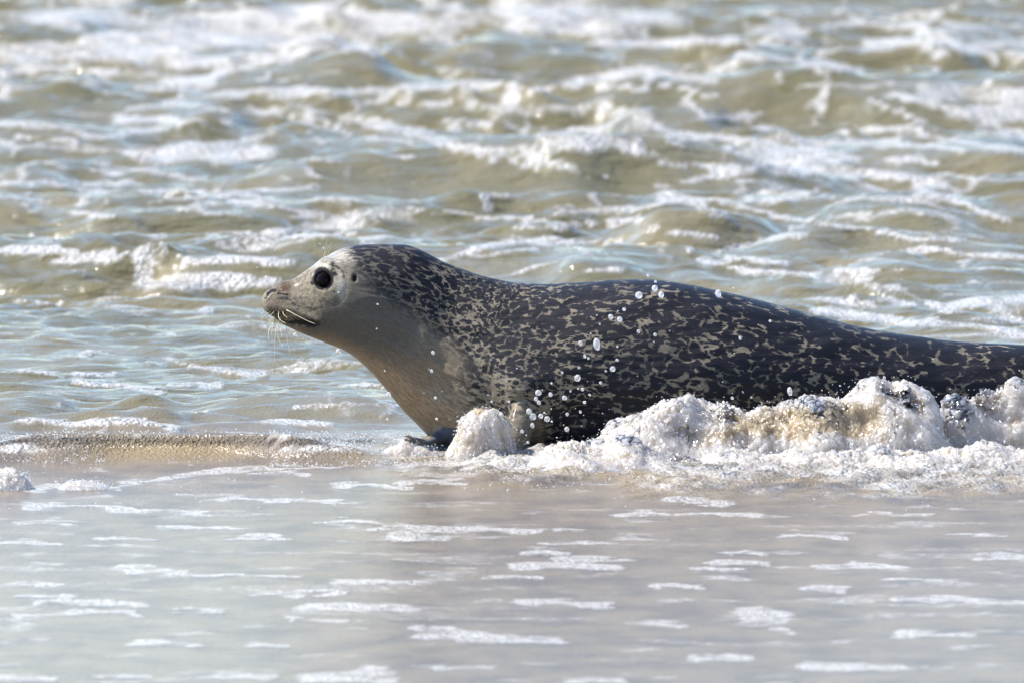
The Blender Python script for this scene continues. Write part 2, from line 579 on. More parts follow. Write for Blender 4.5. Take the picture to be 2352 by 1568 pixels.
s8(16, (1830, 1160), (1900, 1150), (2050, 1165), (2352, 1190)); s8(15, (1000, 1145), (1150, 1105), (1350, 1080)); s8(14, (1000, 1190), (1260, 1210)); s8(14, (860, 1195), (1050, 1240)); s8(14, (360, 1250), (460, 1240)); s8(12, (2000, 800), (2120, 830)); s8(12, (1250, 1000), (1420, 1035))
s8(12, (1400, 1030), (1600, 1060), (1850, 1100), (2050, 1110)); s8(12, (1480, 1240), (1700, 1250)); s8(12, (0, 1100), (150, 1130))  # first stroke, like the last one above, paints crest sun sparkles as foam
s0(12, (345, 655), (420, 640), (500, 636), (570, 640)); s0(10, (340, 648), (420, 662), (510, 652)); s0(10, (540, 655), (640, 650)); s0(12, (0, 575), (130, 575), (240, 597)); s0(5, (380, 825), (440, 840), (520, 855), (600, 862)); s0(6, (190, 880), (370, 896))
s0(8, (60, 965), (160, 975), (320, 965), (390, 985)); s0(7, (620, 970), (760, 975)); s0(6, (690, 935), (860, 930)); s0(5, (60, 855), (130, 860)); s0(6, (190, 862), (260, 858)); s0(4, (400, 885), (450, 885)); s0(4, (800, 885), (880, 888)); s0(4, (0, 690), (120, 700))
s0(14, (2170, 712), (2260, 695), (2360, 690)); s0(9, (2060, 745), (2180, 742), (2360, 772)); s0(9, (1990, 650), (2040, 690), (2080, 700)); s0(7, (1960, 640), (2050, 665), (2160, 705)); s0(8, (1880, 690), (2000, 700)); s0(12, (1900, 720), (2040, 735)); s0(8, (1700, 625), (1850, 635)); s0(8, (2250, 735), (2360, 740))
s0(6, (1020, 600), (1120, 570), (1280, 548)); s0(6, (1080, 590), (1220, 575)); s0(6, (1300, 560), (1420, 556)); s0(6, (1560, 545), (1640, 548))
s0(10, (-20, 1112), (40, 1116), (90, 1124)); s0(7, (120, 1116), (190, 1112), (270, 1124)); s0(5, (270, 1110), (420, 1092), (560, 1078)); s0(4, (560, 1076), (760, 1070))
# swash streaks in the foreground
for cx, cy, L, w in ((190, 1160, 110, 7), (360, 1172, 110, 6), (560, 1145, 90, 5), (700, 1150, 80, 5), (640, 1085, 60, 4), (860, 1115, 90, 5), (1000, 1108, 70, 5), (930, 1212, 60, 10), (1100, 1214, 120, 8), (960, 1232, 55, 9),
                       (1250, 1215, 90, 6), (480, 1210, 100, 5), (800, 1196, 70, 5), (100, 1200, 60, 5), (60, 1245, 70, 6), (570, 1235, 55, 6), (620, 1230, 40, 8), (320, 1302, 50, 8), (360, 1310, 60, 8), (560, 1320, 120, 4), (850, 1335, 95, 8),
                       (1300, 1300, 110, 12), (1360, 1282, 70, 8), (1330, 1245, 80, 6), (1250, 1268, 60, 6), (1600, 1150, 60, 8), (1650, 1180, 90, 6), (1700, 1290, 70, 6), (1980, 1300, 100, 8), (1700, 1268, 40, 6), (2300, 1278, 60, 9), (2180, 1375, 110, 9), (1300, 1382, 95, 10),
                       (640, 1362, 55, 8), (810, 1392, 120, 10), (730, 1358, 60, 6), (200, 1382, 120, 7), (120, 1366, 70, 5), (110, 1410, 70, 5), (230, 1405, 80, 6), (380, 1475, 55, 9), (1040, 1455, 60, 15), (1170, 1468, 110, 9), (1000, 1440, 40, 6),
                       (1760, 1410, 35, 18), (1790, 1445, 20, 8), (2300, 1380, 70, 6), (790, 1555, 80, 17), (50, 1552, 60, 10), (860, 1538, 40, 9), (560, 1550, 55, 8), (1950, 1530, 110, 9), (1060, 1530, 50, 6), (2150, 1455, 80, 8), (300, 1235, 60, 4), (720, 1420, 60, 5), (1480, 1180, 60, 5), (1860, 1230, 70, 4), (2050, 1180, 80, 4), (2240, 1225, 60, 4), (1560, 1345, 50, 4), (1650, 1510, 60, 7), (2100, 1330, 60, 5), (1180, 1325, 60, 5), (60, 1340, 60, 4), (450, 1400, 50, 4), (1500, 1430, 60, 6), (1900, 1350, 40, 9), (1640, 1305, 60, 5), (280, 1550, 60, 5), (1370, 1560, 60, 7), (600, 1480, 40, 5)):
    s0(w * .8, (cx - L, cy + 2), (cx - L * .3, cy - 1), (cx + L * .4, cy + 1), (cx + L, cy + 4))
STROKES = A


def foam_field(x, y, z):
    u, v = sheet(x, y, z)
    f = np.zeros_like(x)
    jx = 40 * fbm(x * 7, y * 7, 3, 31); jv = (9 + 5 * sstep(25.5, 24.5, y)) * fbm(x * 9, y * 9, 4, 33, .6)
    uu = u + jx; vv = v + jv
    for w, pts in STROKES:
        pts = np.array(pts)
        m = (v > pts[:, 1].min() - 2.6 * w - 8) & (v < pts[:, 1].max() + 2.6 * w + 8) & (u > pts[:, 0].min() - 90) & (u < pts[:, 0].max() + 90)
        if not m.any(): continue
        a = uu[m]; b = vv[m]; best = np.full(a.shape, 9.0)
        ex = max(w * 2.5, 14)
        for i in range(len(pts) - 1):
            p, q = pts[i], pts[i + 1]
            dx, dy = q - p
            t = np.clip(((a - p[0]) * dx) / (dx * dx + 1e-6), 0, 1)
            g = np.hypot((b - (p[1] + t * dy)) / w, (a - (p[0] + t * dx)) / ex)
            best = np.minimum(best, g)
        tap = 1.0
        f[m] = np.maximum(f[m], sstep(1.5, .45, best) * tap)
    nr = sstep(25.5, 24.5, y)
    f = f * (1 - nr) * (.86 + .5 * fbm(x * 5, y * 3.5, 3, 51)) + f * nr * (.98 + 1.2 * fbm(x * 13, y * 15, 4, 52))
    # lacy remains of older foam
    wx = x + .09 * n2(x * 3, y * 3, 61) + .03 * n2(x * 9, y * 9, 62)
    wy = y + .16 * n2(x * 2.2, y * 2.2, 63) + .04 * n2(x * 8, y * 8, 64)
    f1, f2_ = voro(wx * 2.6, wy * 1.9, 0)
    g1, g2_ = voro(wx * 6.5, wy * 4.2, 40)
    dens = fbm(x * .9, y * .45, 3, 71)
    area = .20 * sstep(26.5, 30, y) + .30 * sstep(33, 40, y) + .24 * sstep(-.3, 1.0, x) * sstep(27, 30, y)
    cm = sstep(500, 620, u) * sstep(1760, 1600, u) * sstep(338, 352, v) * sstep(452, 436, v)
    area = area * .75 - .06
    th = np.clip(.04 + .30 * (dens + area - .1), 0, .34) * (1 - cm)
    lace = sstep(1.0, .25, (f2_ - f1) / np.maximum(th, .02)) * sstep(.05, .12, th)
    lace2 = sstep(1.0, .2, (g2_ - g1) / np.maximum(th * .8, .02)) * sstep(.10, .18, th)
    f = np.maximum(f, .74 * lace)
    f = np.maximum(f, .62 * lace2)
    # flecks
    fl = fbm(x * 11, y * 4.5, 3, 81)
    f = np.maximum(f, .75 * sstep(.30 - .15 * area, .48, fl) * sstep(20, 27, y) * (1 - cm))
    fs = fbm(x * 2.6 + .6 * n2(x * 3, y * 3, 85), y * 8.5, 3, 83)
    f = np.maximum(f, .66 * sstep(.20, .42, fs) * sstep(25.6, 27, y) * (1 - cm))
    # swash flecks near
    sw = fbm(x * 6, y * 6.5, 4, 91)
    f = np.maximum(f, (.60 * sstep(.12, .42, sw)) * sstep(25, 24.0, y))
    sw2 = fbm(x * 2.2 + n2(x * 5, y * 5, 87) * .3, y * 5.5, 4, 93)
    f = np.maximum(f, (.50 * sstep(.05, .35, sw2)) * sstep(25, 24.0, y))
    # the churned bed of white water in front of the seal
    bed = sstep(740, 1020, u) * sstep(985, 1015, v) * sstep(1135, 1075, v + 20 * fbm(x * 4, y * 2, 3, 95))
    bed = np.maximum(bed, sstep(1350, 1500, u) * sstep(1000, 1015, v) * sstep(1175, 1100, v + 30 * fbm(x * 4, y * 2, 3, 96)))
    f = np.maximum(f, bed * (.66 + .8 * fbm(x * 12, y * 7, 3, 97)))
    shoulder = np.exp(-((v - 1025) / 14) ** 2) * sstep(720, 620, u) * 0 + np.exp(-((v - 1030) / 12) ** 2) * (sstep(210, 120, u) + sstep(560, 640, u) * sstep(900, 800, u))
    f = np.maximum(f, shoulder * (.75 + .8 * fbm(x * 14, y * 9, 3, 98)))
    lip = np.exp(-((v - 1002) / 9) ** 2) * sstep(960, 900, u)
    f = np.maximum(f, lip * (.45 + .9 * fbm(x * 22, y * 12, 3, 99)))
    # the clear brown face of wave one keeps open water
    clear = sstep(520, 600, u) * sstep(1700, 1560, u) * sstep(345, 365, v + 22 * (u - 900) / 600 * 0) * sstep(440, 425, v)
    stro = f
    f = np.where((clear > .5), np.minimum(f, f), f)
    return np.clip(f, 0, 1.1), bed


def axis_y():
    ys = [16.5]
    while ys[-1] < 62:
        y = ys[-1]
        if y < 20: d = .03
        elif y < 27.5: d = .016
        elif y < 33: d = .022
        elif y < 46: d = .030
        else: d = .03 + (y - 46) * .02
        ys.append(y + d)
    return np.array(ys)


def axis_x():
    xs = [0.0]
    while xs[-1] < 16:
        x = xs[-1]
        d = .0095 if x < 1.15 else (.012 if x < 1.75 else .012 + (x - 1.75) * .09)
        xs.append(x + d)
    xs = np.array(xs)
    return np.concatenate([-xs[:0:-1], xs])


gx = axis_x(); gy = axis_y()
XX, YY = np.meshgrid(gx, gy)
sh = XX.shape
x = XX.ravel(); y = YY.ravel()
z = sea_height(x, y)
foam, bed = foam_field(x, y, z)
us, vs = sheet(x, y, z)
# relief of the foam and of the churned bed
z = z + sstep(.2, .9, foam) * (.004 + .004 * fbm(x * 16, y * 11, 3, 101)) * (1 - .75 * sstep(25.2, 24.3, y))
z = z + bed * (.25 + .75 * sstep(1010, 1150, us)) * (.012 + .020 * np.abs(fbm(x * 9, y * 7, 3, 103)) + .016 * fbm(x * 24, y * 18, 3, 104)) * sstep(0, .6, bed)
# edges: sink under the sand on the near side, flatten at the far rim
rim = np.maximum(sstep(10, 15.5, np.abs(x)), sstep(52, 60, y))
z = z * (1 - rim) - .02 * sstep(18.6, 16.5, y) + .0
SEA_Z = z.reshape(sh)
silt = sstep(26.2, 24.6, y + .25 * n2(x * 1.5, y, 111)) * .9 + .1 * sstep(30, 25, y)
chop = .20 + .40 * sstep(25, 27, y) + .0 * foam
chop = np.where(y < 25, .42, chop)
chop = np.maximum(chop, bed * .9)
us, vs = sheet(x, y, z)
spark = np.exp(-((us - 2030) / 150) ** 2 - ((vs - 543 - (us - 2030) * .10) / 15) ** 2)
chop = np.maximum(chop, 1.5 * spark)
chop = np.maximum(chop, 1.2 * np.exp(-((vs - 1012) / 13) ** 2) * (us < 1000))
sandy = np.exp(-((us - 380) / 190) ** 4 - ((vs - 1030) / 24) ** 2)
sandy = np.maximum(sandy, bed * .8 * sstep(0, .25, n2(x * 4, y * 5, 131)))
nx = sh[1]
V = np.stack([x, y, z], 1)
idx = np.arange(len(x)).reshape(sh)
F = np.stack([idx[:-1, :-1], idx[:-1, 1:], idx[1:, 1:], idx[1:, :-1]], -1).reshape(-1, 4)
NRM = normals_of(V, F)
isf = foam[F].max(1) > .17


def part_of(name, F, m):
    used = np.unique(F)
    remap = np.full(len(x), -1, np.int64); remap[used] = np.arange(len(used))
    me = mesh_np(name, V[used], remap[F])
    fattr(me, 'silt', silt[used]); fattr(me, 'chop', chop[used]); fattr(me, 'foam', foam[used])
    fattr(me, 'sandy', sandy[used])
    fattr(me, 'wet', np.clip(.15 * silt[used] + .25 * bed[used] * (n2(x[used] * 5, y[used] * 4, 120) > .1), 0, 1))
    me.normals_split_custom_set_from_vertices(NRM[used].tolist())
    return link(name, me, m)


tag(part_of('sea_water', F[~isf], M_WATER), 'silty olive brown sea with pale blue sky reflections', kind='structure')
tag(part_of('sea_foam', F[isf], M_FOAM), 'white lacy foam and bubbles drifting on the shallow water', kind='stuff')


def plane_sheet(name, xs, ys, zf, m, holes=None):
    X, Y = np.meshgrid(np.array(xs, float), np.array(ys, float))
    Z = zf(X, Y)
    idx = np.arange(X.size).reshape(X.shape)
    F = np.stack([idx[:-1, :-1], idx[:-1, 1:], idx[1:, 1:], idx[1:, :-1]], -1)
    if holes is not None:
        keep = ~holes(X[:-1, :-1], X[1:, 1:], Y[:-1, :-1], Y[1:, 1:])
        F = F[keep]
    F = F.reshape(-1, 4)
    me = mesh_np(name, np.stack([X.ravel(), Y.ravel(), Z.ravel()], 1), F)
    fattr(me, 'silt', np.full(X.size, .1)); fattr(me, 'chop', np.full(X.size, .6)); fattr(me, 'foam', np.zeros(X.size))
    return link(name, me, m)


tag(plane_sheet('far_sea', [-4000, -900, -200, -60, gx[0], -8, 0, 8, gx[-1], 60, 200, 900, 4000],
                [16.5, 25, 40, gy[-1], 90, 160, 400, 1200, 6000], lambda X, Y: np.where(Y < 17, -.06, 0 * X), M_WATER,
                lambda x0, x1, y0, y1: (x0 >= gx[0] - .01) & (x1 <= gx[-1] + .01) & (y1 <= gy[-1] + .01)),
    'open sea reaching to the horizon', kind='structure')
tag(plane_sheet('sand_beach', [-4000, -300, -60, -20, -8, 0, 8, 20, 60, 300, 4000], [-400, -60, -20, 0, 8, 12, 16, 17.5, 19, 22, 25, 30, 60, 400],
                lambda X, Y: np.interp(Y, [-400, -60, 0, 12, 17.5, 19, 22, 25, 30, 60, 400], [3, 1.6, .25, .10, .012, -.015, -.035, -.05, -.3, -1.5, -6]), M_SAND),
    'flat wet brown sand of the beach under the swash', kind='structure')


def water_z(px_, py_):
    i = np.clip(np.searchsorted(gx, px_) - 1, 0, len(gx) - 2); j = np.clip(np.searchsorted(gy, py_) - 1, 0, len(gy) - 2)
    return SEA_Z[j, i]

# ------------------------------------------------------------------ the seal
YS = 25.0
TOPB = [  # top outline, under outline (layout sheet), half width in m
    ((602, 688), (602, 700), .006), ((604, 680), (604, 707), .016), ((608, 673), (608, 714), .024), ((614, 667), (614, 720), .031),
    ((624, 661), (623, 728), .035), ((640, 653), (637, 736), .039), ((656, 646.5), (652, 746), .041), ((670, 643), (668, 754), .043),
    ((688, 631.5), (690, 764), .048), ((708, 617.5), (712, 773), .056), ((730, 603), (735, 782), .066), ((756, 585.5), (758, 791), .076),
    ((780, 573), (780, 799), .084), ((808, 564.8), (799, 809), .090), ((838, 562.3), (815, 820), .093), ((870, 561.8), (832, 834), .094),
    ((900, 561.5), (848, 850), .094), ((930, 563), (866, 869), .093), ((955, 570), (884, 891), .093), ((980, 582), (903, 915), .095),
    ((1010, 598), (925, 941), .099), ((1045, 612.5), (950, 969), .100), ((1085, 625.5), (977, 998), .111), ((1130, 638.5), (1008, 1026), .124),
    ((1180, 650), (1052, 1046), .138), ((1235, 655), (1112, 1054), .150), ((1290, 651.5), (1182, 1058), .159), ((1360, 644.5), (1272, 1060), .166),
    ((1440, 641.8), (1372, 1060), .170), ((1520, 646), (1482, 1060), .171), ((1600, 657.5), (1585, 1058), .169), ((1700, 680), (1700, 1054), .163),
    ((1800, 705), (1800, 1048), .153), ((1900, 732), (1900, 1040), .140), ((2000, 756), (2000, 1030), .126), ((2100, 773), (2100, 1022), .113),
    ((2200, 785.5), (2200, 1014), .101), ((2300, 791), (2300, 1006), .090), ((2400, 796), (2400, 1000), .080), ((2500, 806), (2500, 994), .071),
    ((2600, 824), (2600, 986), .062), ((2700, 850), (2700, 978), .050), ((2780, 880), (2780, 968), .036), ((2830, 905), (2830, 955), .020), ((2845, 922), (2845, 938), .006)]
st = np.array([[a[0], a[1], b[0], b[1], w] for a, b, w in TOPB], float)


def cr_interp(P, n):
    """Catmull-Rom resample of rows of P"""
    m = len(P); ts = np.linspace(0, m - 1, n); out = np.zeros((n, P.shape[1]))
    Q = np.vstack([2 * P[0] - P[1], P, 2 * P[-1] - P[-2]])
    for k, t in enumerate(ts):
        i = min(int(t), m - 2); f_ = t - i
        p0, p1, p2, p3 = Q[i], Q[i + 1], Q[i + 2], Q[i + 3]
        out[k] = .5 * (2 * p1 + (p2 - p0) * f_ + (2 * p0 - 5 * p1 + 4 * p2 - p3) * f_ ** 2 + (3 * p1 - p0 - 3 * p2 + p3) * f_ ** 3)
    return out


NS, NA = 420, 120
S = cr_interp(st, NS)
for c in range(4):     # light smoothing of the traced outline
    pad = np.pad(S[:, c], 3, mode='reflect', reflect_type='odd')
    S[:, c] = np.convolve(pad, np.array([1, 2, 3, 4, 3, 2, 1]) / 16., 'valid')
Tx, _, Tz = at_y(S[:, 0], S[:, 1], YS)
Bx, _, Bz = at_y(S[:, 2], S[:, 3], YS)
Wd = np.maximum(S[:, 4], .004)
th = np.linspace(0, 2 * math.pi, NA, endpoint=False)
headk = sstep(1000, 800, S[:, 0])[:, None]
ct, sn = np.cos(th)[None], np.sin(th)[None]
# the widest level sits a little under the middle on the body, rounder on the head
expo = 1.0
cz = np.sign(ct) * np.abs(ct) ** expo
wmul = 1 - .10 * np.clip(ct, 0, 1) ** 1 * (1 - headk) + .05 * np.clip(-ct, 0, 1) * (1 - headk)
Cx, Cz = (Tx + Bx) / 2, (Tz + Bz) / 2
Hx, Hz = (Tx - Bx) / 2, (Tz - Bz) / 2
VX = Cx[:, None] + Hx[:, None] * cz
VZ = Cz[:, None] + Hz[:, None] * cz
VY = YS - Wd[:, None] * sn * wmul
V0 = np.stack([VX, VY, VZ], -1).reshape(-1, 3)
ii = np.arange(NS * NA).reshape(NS, NA)
jj = np.roll(ii, -1, 1)
FQ = np.stack([ii[:-1], jj[:-1], jj[1:], ii[1:]], -1).reshape(-1, 4)
FT = np.vstack([FQ[:, [0, 1, 2]], FQ[:, [0, 2, 3]]])
cap0 = [(0, k + 1, k) for k in range(1, NA - 1)]
o_ = (NS - 1) * NA
cap1 = [(o_, o_ + k, o_ + k + 1) for k in range(1, NA - 1)]
FT = np.vstack([FT, cap0, cap1])


def limb(rows, wide_dir, seg=24):
    """rows: (x,y,z, half width, half thickness)"""
    R = cr_interp(np.array(rows, float), 4 * len(rows))
    C_ = R[:, :3]; V = []; F = []
    wd = np.array(wide_dir, float)
    n = len(R)
    for i in range(n):
        t = C_[min(i + 1, n - 1)] - C_[max(i - 1, 0)]; t /= np.linalg.norm(t)
        a = wd - t * (wd @ t); a /= np.linalg.norm(a); b = np.cross(t, a)
        for k in range(seg):
            q = 2 * math.pi * k / seg
            V.append(C_[i] + a * math.cos(q) * R[i, 3] + b * math.sin(q) * R[i, 4])
    for i in range(n - 1):
        for k in range(seg):
            p = i * seg + k; q = i * seg + (k + 1) % seg
            F += [(p, q, q + seg), (p, q + seg, p + seg)]
    for k in range(1, seg - 1):
        F += [(0, k + 1, k), ((n - 1) * seg, (n - 1) * seg + k, (n - 1) * seg + k + 1)]
    return np.array(V), np.array(F)


def S3(px, py, Y):
    a, b, c = at_y(px, py, Y)
    return float(a), float(b), float(c)


shells = [(V0, FT)]
# near foreflipper: upper arm out of the shoulder, down to the sand, toes forward
nearf = [(*S3(1285, 875, 24.95), .055, .050), (*S3(1250, 902, 24.925), .052, .045), (*S3(1215, 940, 24.885), .038, .038), (*S3(1194, 975, 24.83), .026, .028),
         (*S3(1186, 1008, 24.81), .026, .024), (*S3(1172, 1040, 24.78), .030, .015), (*S3(1140, 1056, 24.76), .034, .010), (*S3(1105, 1060, 24.75), .030, .007), (*S3(1092, 1061, 24.75), .018, .004)]
shells.append(limb(nearf, (.3, 1, 0)))
farf = [(*S3(1110, 930, 25.03), .045, .04), (*S3(1075, 960, 25.02), .034, .034), (*S3(1045, 984, 24.98), .021, .021), (*S3(1018, 998, 24.95), .018, .018),
        (*S3(996, 1008, 24.92), .019, .015), (*S3(978, 1013, 24.90), .024, .011), (*S3(962, 1015, 24.89), .024, .008)]
shells.append(limb(farf, (.1, 1, 0)))
for q, (tx, ty, yy) in enumerate(((941, 1006, 24.87), (938, 1012, 24.885), (943, 1018, 24.90), (950, 1021, 24.915))):
    shells.append(limb([(*S3(972, 1012, 24.89 + .012 * (q - 1)), .007, .006), (*S3((972 + tx) / 2, (1010 + ty) / 2, yy), .007, .0055), (*S3(tx, ty, yy - .003), .004, .004)], (0, 1, 0), 10))
# hind flippers, trailing out of the picture
for sgn in (-1, 1):
    b = [(*S3(2800, 925, YS + .01 * sgn), .020, .02), (*S3(2860, 930, YS + .03 * sgn), .03, .018), (*S3(2940, 925, YS + .06 * sgn), .05, .012), (*S3(3030, 935, YS + .09 * sgn), .07, .007), (*S3(3090, 955, YS + .11 * sgn), .05, .003)]
    shells.append(limb(b, (0, .5, 1)))
VV = []; FF = []; off = 0
for v_, f_ in shells:
    VV.append(v_); FF.append(f_ + off); off += len(v_)
SV, SF = remesh(np.vstack(VV), np.vstack(FF), .0023, 5)

U, Vv = sheet(SV[:, 0], SV[:, 1] * 0 + YS, SV[:, 2])     # side-on outline coordinates
def relax(V, F, w, n):
    E = np.vstack([F[:, [a, (a + 1) % F.shape[1]]] for a in range(F.shape[1])])
    deg = np.bincount(E[:, 0], minlength=len(V)) + np.bincount(E[:, 1], minlength=len(V))
    for _ in range(n):
        A_ = np.stack([np.bincount(E[:, 0], weights=V[E[:, 1], c], minlength=len(V)) + np.bincount(E[:, 1], weights=V[E[:, 0], c], minlength=len(V)) for c in range(3)], 1) / deg[:, None]
        V = V + (A_ - V) * w[:, None]
    return V


jw = np.exp(-(((U - 1235) / 95) ** 2 + ((Vv - 918) / 80) ** 2) ** 2) * (SV[:, 1] < YS)
SV = relax(SV, SF, np.clip(jw * 1.2, 0, .9), 70)
SN = normals_of(SV, SF)
side = sstep(.15, .6, np.abs(SN[:, 1]))
near = SN[:, 1] < 0


def hz(zx, zy):    # head close-up coordinates to the layout sheet
    return 574.2 + zx * .1953, 528.3 + zy * .1953


def gau(cu, cv, ru, rv=None, p=2.0):
    rv = rv or ru
    return np.exp(-(((U - cu) / ru) ** 2 + ((Vv - cv) / rv) ** 2) ** (p / 2))


def line_d(pts):
    best = np.full(U.shape, 1e6)
    for i in range(len(pts) - 1):
        p = np.array(pts[i], float); q = np.array(pts[i + 1], float); d = q - p
        t = np.clip(((U - p[0]) * d[0] + (Vv - p[1]) * d[1]) / (d @ d), 0, 1)
        best = np.minimum(best, np.hypot(U - p[0] - t * d[0], Vv - p[1] - t * d[1]))
    return best


headm = sstep(1000, 940, U)
EYE = (746.5, 640.5)
er = np.hypot((U - EYE[0]) / 1.04, (Vv - EYE[1]) / .98)
disp = np.zeros(len(SV))
disp += .0062 * gau(748, 642, 50, 46, 3) * side
disp += -.0085 * sstep(20, 15, er) * side
disp += .0012 * np.exp(-((er - 27) / 5.0) ** 2) * side
disp += .0060 * gau(752, 604, 34, 15) * sstep(.05, .4, np.abs(SN[:, 1]))
disp += -.0030 * .5 * np.exp(-((np.hypot((U - 748), (Vv - 642)) - 52) / 7) ** 2) * sstep(770, 800, U + .5 * (Vv - 642)) * sstep(0, 1, (Vv - 600) / 20) * side
mouth = [(606, 717), (622, 727), (645, 735), (672, 741), (700, 743), (722, 739), (738, 737)]
dm = line_d(mouth)
disp += -.0030 * np.exp(-(dm / 3.0) ** 2) * headm * sstep(742, 715, U)
lip = [(640, 712), (660, 709), (690, 716), (716, 724), (734, 732)]
dl = line_d(lip)
disp += .0030 * np.exp(-(dl / 7) ** 2) * side * headm
disp += .0055 * gau(628, 702, 20, 16) * side
disp += .0030 * gau(662, 706, 20, 9) * side
disp += -.0030 * gau(652, 686, 22, 7) * side
disp += .0024 * gau(655, 652, 20, 9)
nos = [hz(190, 785), hz(215, 735), hz(250, 705), hz(300, 700)]
dn = line_d(nos)
disp += -.0040 * np.exp(-(dn / 3.2) ** 2)
disp += .0016 * np.exp(-((dn - 6) / 3) ** 2) * headm * side
EAR = (815.5, 632)
ed = np.hypot((U - EAR[0]) / .62, Vv - EAR[1])
disp += -.0060 * np.exp(-(ed / 9) ** 3) * side
# whisker follicles in rows
fol = np.zeros(len(SV))
for r in range(6):
    for k in range(8):
        a_, b_ = hz(185 + k * 36 + 9 * (r % 2), 880 + r * 24 + k * (3 + r) + 3 * math.sin(k * 2.1 + r))
        fol += np.exp(-(np.hypot(U - a_, Vv - b_) / 2.0) ** 2)
disp += .0022 * fol * side
# shoulder mass, fold behind it, throat creases
disp += .016 * gau(1215, 875, 75, 52) * near * side
disp += .008 * gau(1180, 900, 40, 45) * near * side
disp += -.012 * gau(1330, 945, 50, 40) * near * side
disp += -.006 * gau(1120, 930, 40, 60) * near * side
dist_body = n3(SV * 7, 2) * .004 + n3(SV * 20, 5) * .0012
disp += dist_body * sstep(780, 1000, U)
for pts, dep in (([(900, 600), (880, 700), (840, 790)], .0006), ([(1000, 640), (960, 760), (900, 880)], .0008), ([(1060, 650), (1030, 780), (960, 930)], .0006)):
    disp += -dep * np.exp(-(line_d(pts) / 18) ** 2) * side
SV = SV + SN * disp[:, None]
SN = normals_of(SV, SF)

# body coordinates: along the spine, around, finer towards the head
kd = KDTree(NS)
for i in range(NS):
    kd.insert((Cx[i], 0, Cz[i]), i)
kd.balance()
ds = np.hypot(np.diff(Cx), np.diff(Cz))
SC = np.interp(S[:, 0], [600, 760, 900, 1050, 1300, 1600, 2000, 2800], [.62, .62, .66, .74, .90, 1.12, 1.25, 1.2])
Sa = np.concatenate([[0], np.cumsum(ds / ((SC[1:] + SC[:-1]) / 2))])
tang = np.stack([np.gradient(Cx), np.gradient(Cz)], 1); tang /= np.linalg.norm(tang, axis=1)[:, None]
# smooth blend of the spine parameter: project on the line T-B of each station
gU = np.linspace(560, 3120, 160); gV = np.linspace(520, 1120, 60)
GU, GV = np.meshgrid(gU, gV)
Gx, _, Gz = at_y(GU, GV, YS)
ga = np.zeros(GU.size); gt = np.zeros(GU.size)
for k, (a_, b_) in enumerate(zip(Gx.ravel(), Gz.ravel())):
    w_ = 0; sa = 0; tt = 0
    i = kd.find((a_, 0, b_))[1]
    ga[k] = Sa[i] + ((a_ - Cx[i]) * tang[i, 0] + (b_ - Cz[i]) * tang[i, 1]) / SC[i] * .6
    gt[k] = (-(a_ - Cx[i]) * tang[i, 1] + (b_ - Cz[i]) * tang[i, 0]) / SC[i]
ga = ga.reshape(GU.shape); gt = gt.reshape(GU.shape)
for _ in range(4):
    for g_ in (ga, gt):
        p_ = np.pad(g_, 1, mode='edge')
        g_[:] = (p_[1:-1, :-2] + p_[1:-1, 2:] + p_[:-2, 1:-1] + p_[2:, 1:-1] + 2 * g_) / 6


def bil(G, u, v):
    fu = np.clip((u - gU[0]) / (gU[1] - gU[0]), 0, len(gU) - 1.001); fv = np.clip((v - gV[0]) / (gV[1] - gV[0]), 0, len(gV) - 1.001)
    i = fu.astype(int); j = fv.astype(int); a = fu - i; b = fv - j
    return G[j, i] * (1 - a) * (1 - b) + G[j, i + 1] * a * (1 - b) + G[j + 1, i] * (1 - a) * b + G[j + 1, i + 1] * a * b


bc = np.stack([bil(ga, U, Vv), (SV[:, 1] - YS) / np.interp(U, S[:, 0], SC), bil(gt, U, Vv)], 1)

SV = SV + SN * ((n2(bc[:, 0] * 26, bc[:, 2] * 95, 31) * .0013 + n2(bc[:, 0] * 9, bc[:, 2] * 34, 32) * .0028) * sstep(760, 900, U) * side)[:, None]
# coat maps (coat colour, with sunlit face, brow highlight and flank shade painted in)
# dark: how much of the coat is dark spots; plain: unspotted; tan: warm throat and chest; mark: face marks
tb = np.interp(U, [600, 780, 830, 900, 980, 1040, 1100, 1200, 2400], [570, 585, 668, 722, 775, 825, 890, 1020, 1020])
spot = sstep(0, -75, Vv - tb) * sstep(772, 830, U + .35 * (640 - Vv))
spot = np.maximum(spot, sstep(1010, 1120, U + .15 * (Vv - 800)))
lowchest = sstep(1180, 1010, U) * sstep(860, 960, Vv)
spot = spot * (1 - lowchest) * (1 - .75 * gau(1205, 975, 48, 48, 4) * (SN[:, 1] < 0))
dens = np.interp(U, [600, 850, 950, 1050, 1200, 1400, 1800, 2400], [.46, .56, .54, .52, .55, .572, .59, .595])
dens = dens + .08 * sstep(.2, .9, SN[:, 2]) * sstep(800, 900, U) + .07 * sstep(760, 940, Vv) * sstep(1200, 1350, U)  # last term packs spots lower down to paint in the flank's shade
dens = dens - .22 * gau(1190, 895, 70, 38) * near - .10 * gau(1230, 970, 60, 30)
tan = sstep(640, 720, U) * sstep(0, 60, Vv - np.interp(U, [640, 760, 900, 1000], [745, 745, 800, 870]) ) * sstep(1120, 960, U)
tan = np.maximum(tan, .45 * sstep(1100, 1000, U) * sstep(760, 860, Vv) * sstep(780, 850, U))
mark = np.zeros(len(SV))
mark = np.maximum(mark, .97 * sstep(27.5 - 3.5 * sstep(620, 655, Vv), 21, er))                                  # lids
mark = np.maximum(mark, .62 * np.exp(-(dm / 4.5) ** 2) * headm * sstep(750, 715, U))
mark = np.maximum(mark, .5 * gau(690, 729, 46, 8, 3)); mark = np.maximum(mark, .62 * gau(722, 738, 26, 11, 2))
mark = np.maximum(mark, .75 * gau(700, 735, 44, 9, 3))
mark = np.maximum(mark, .80 * gau(716, 741, 24, 9, 2))
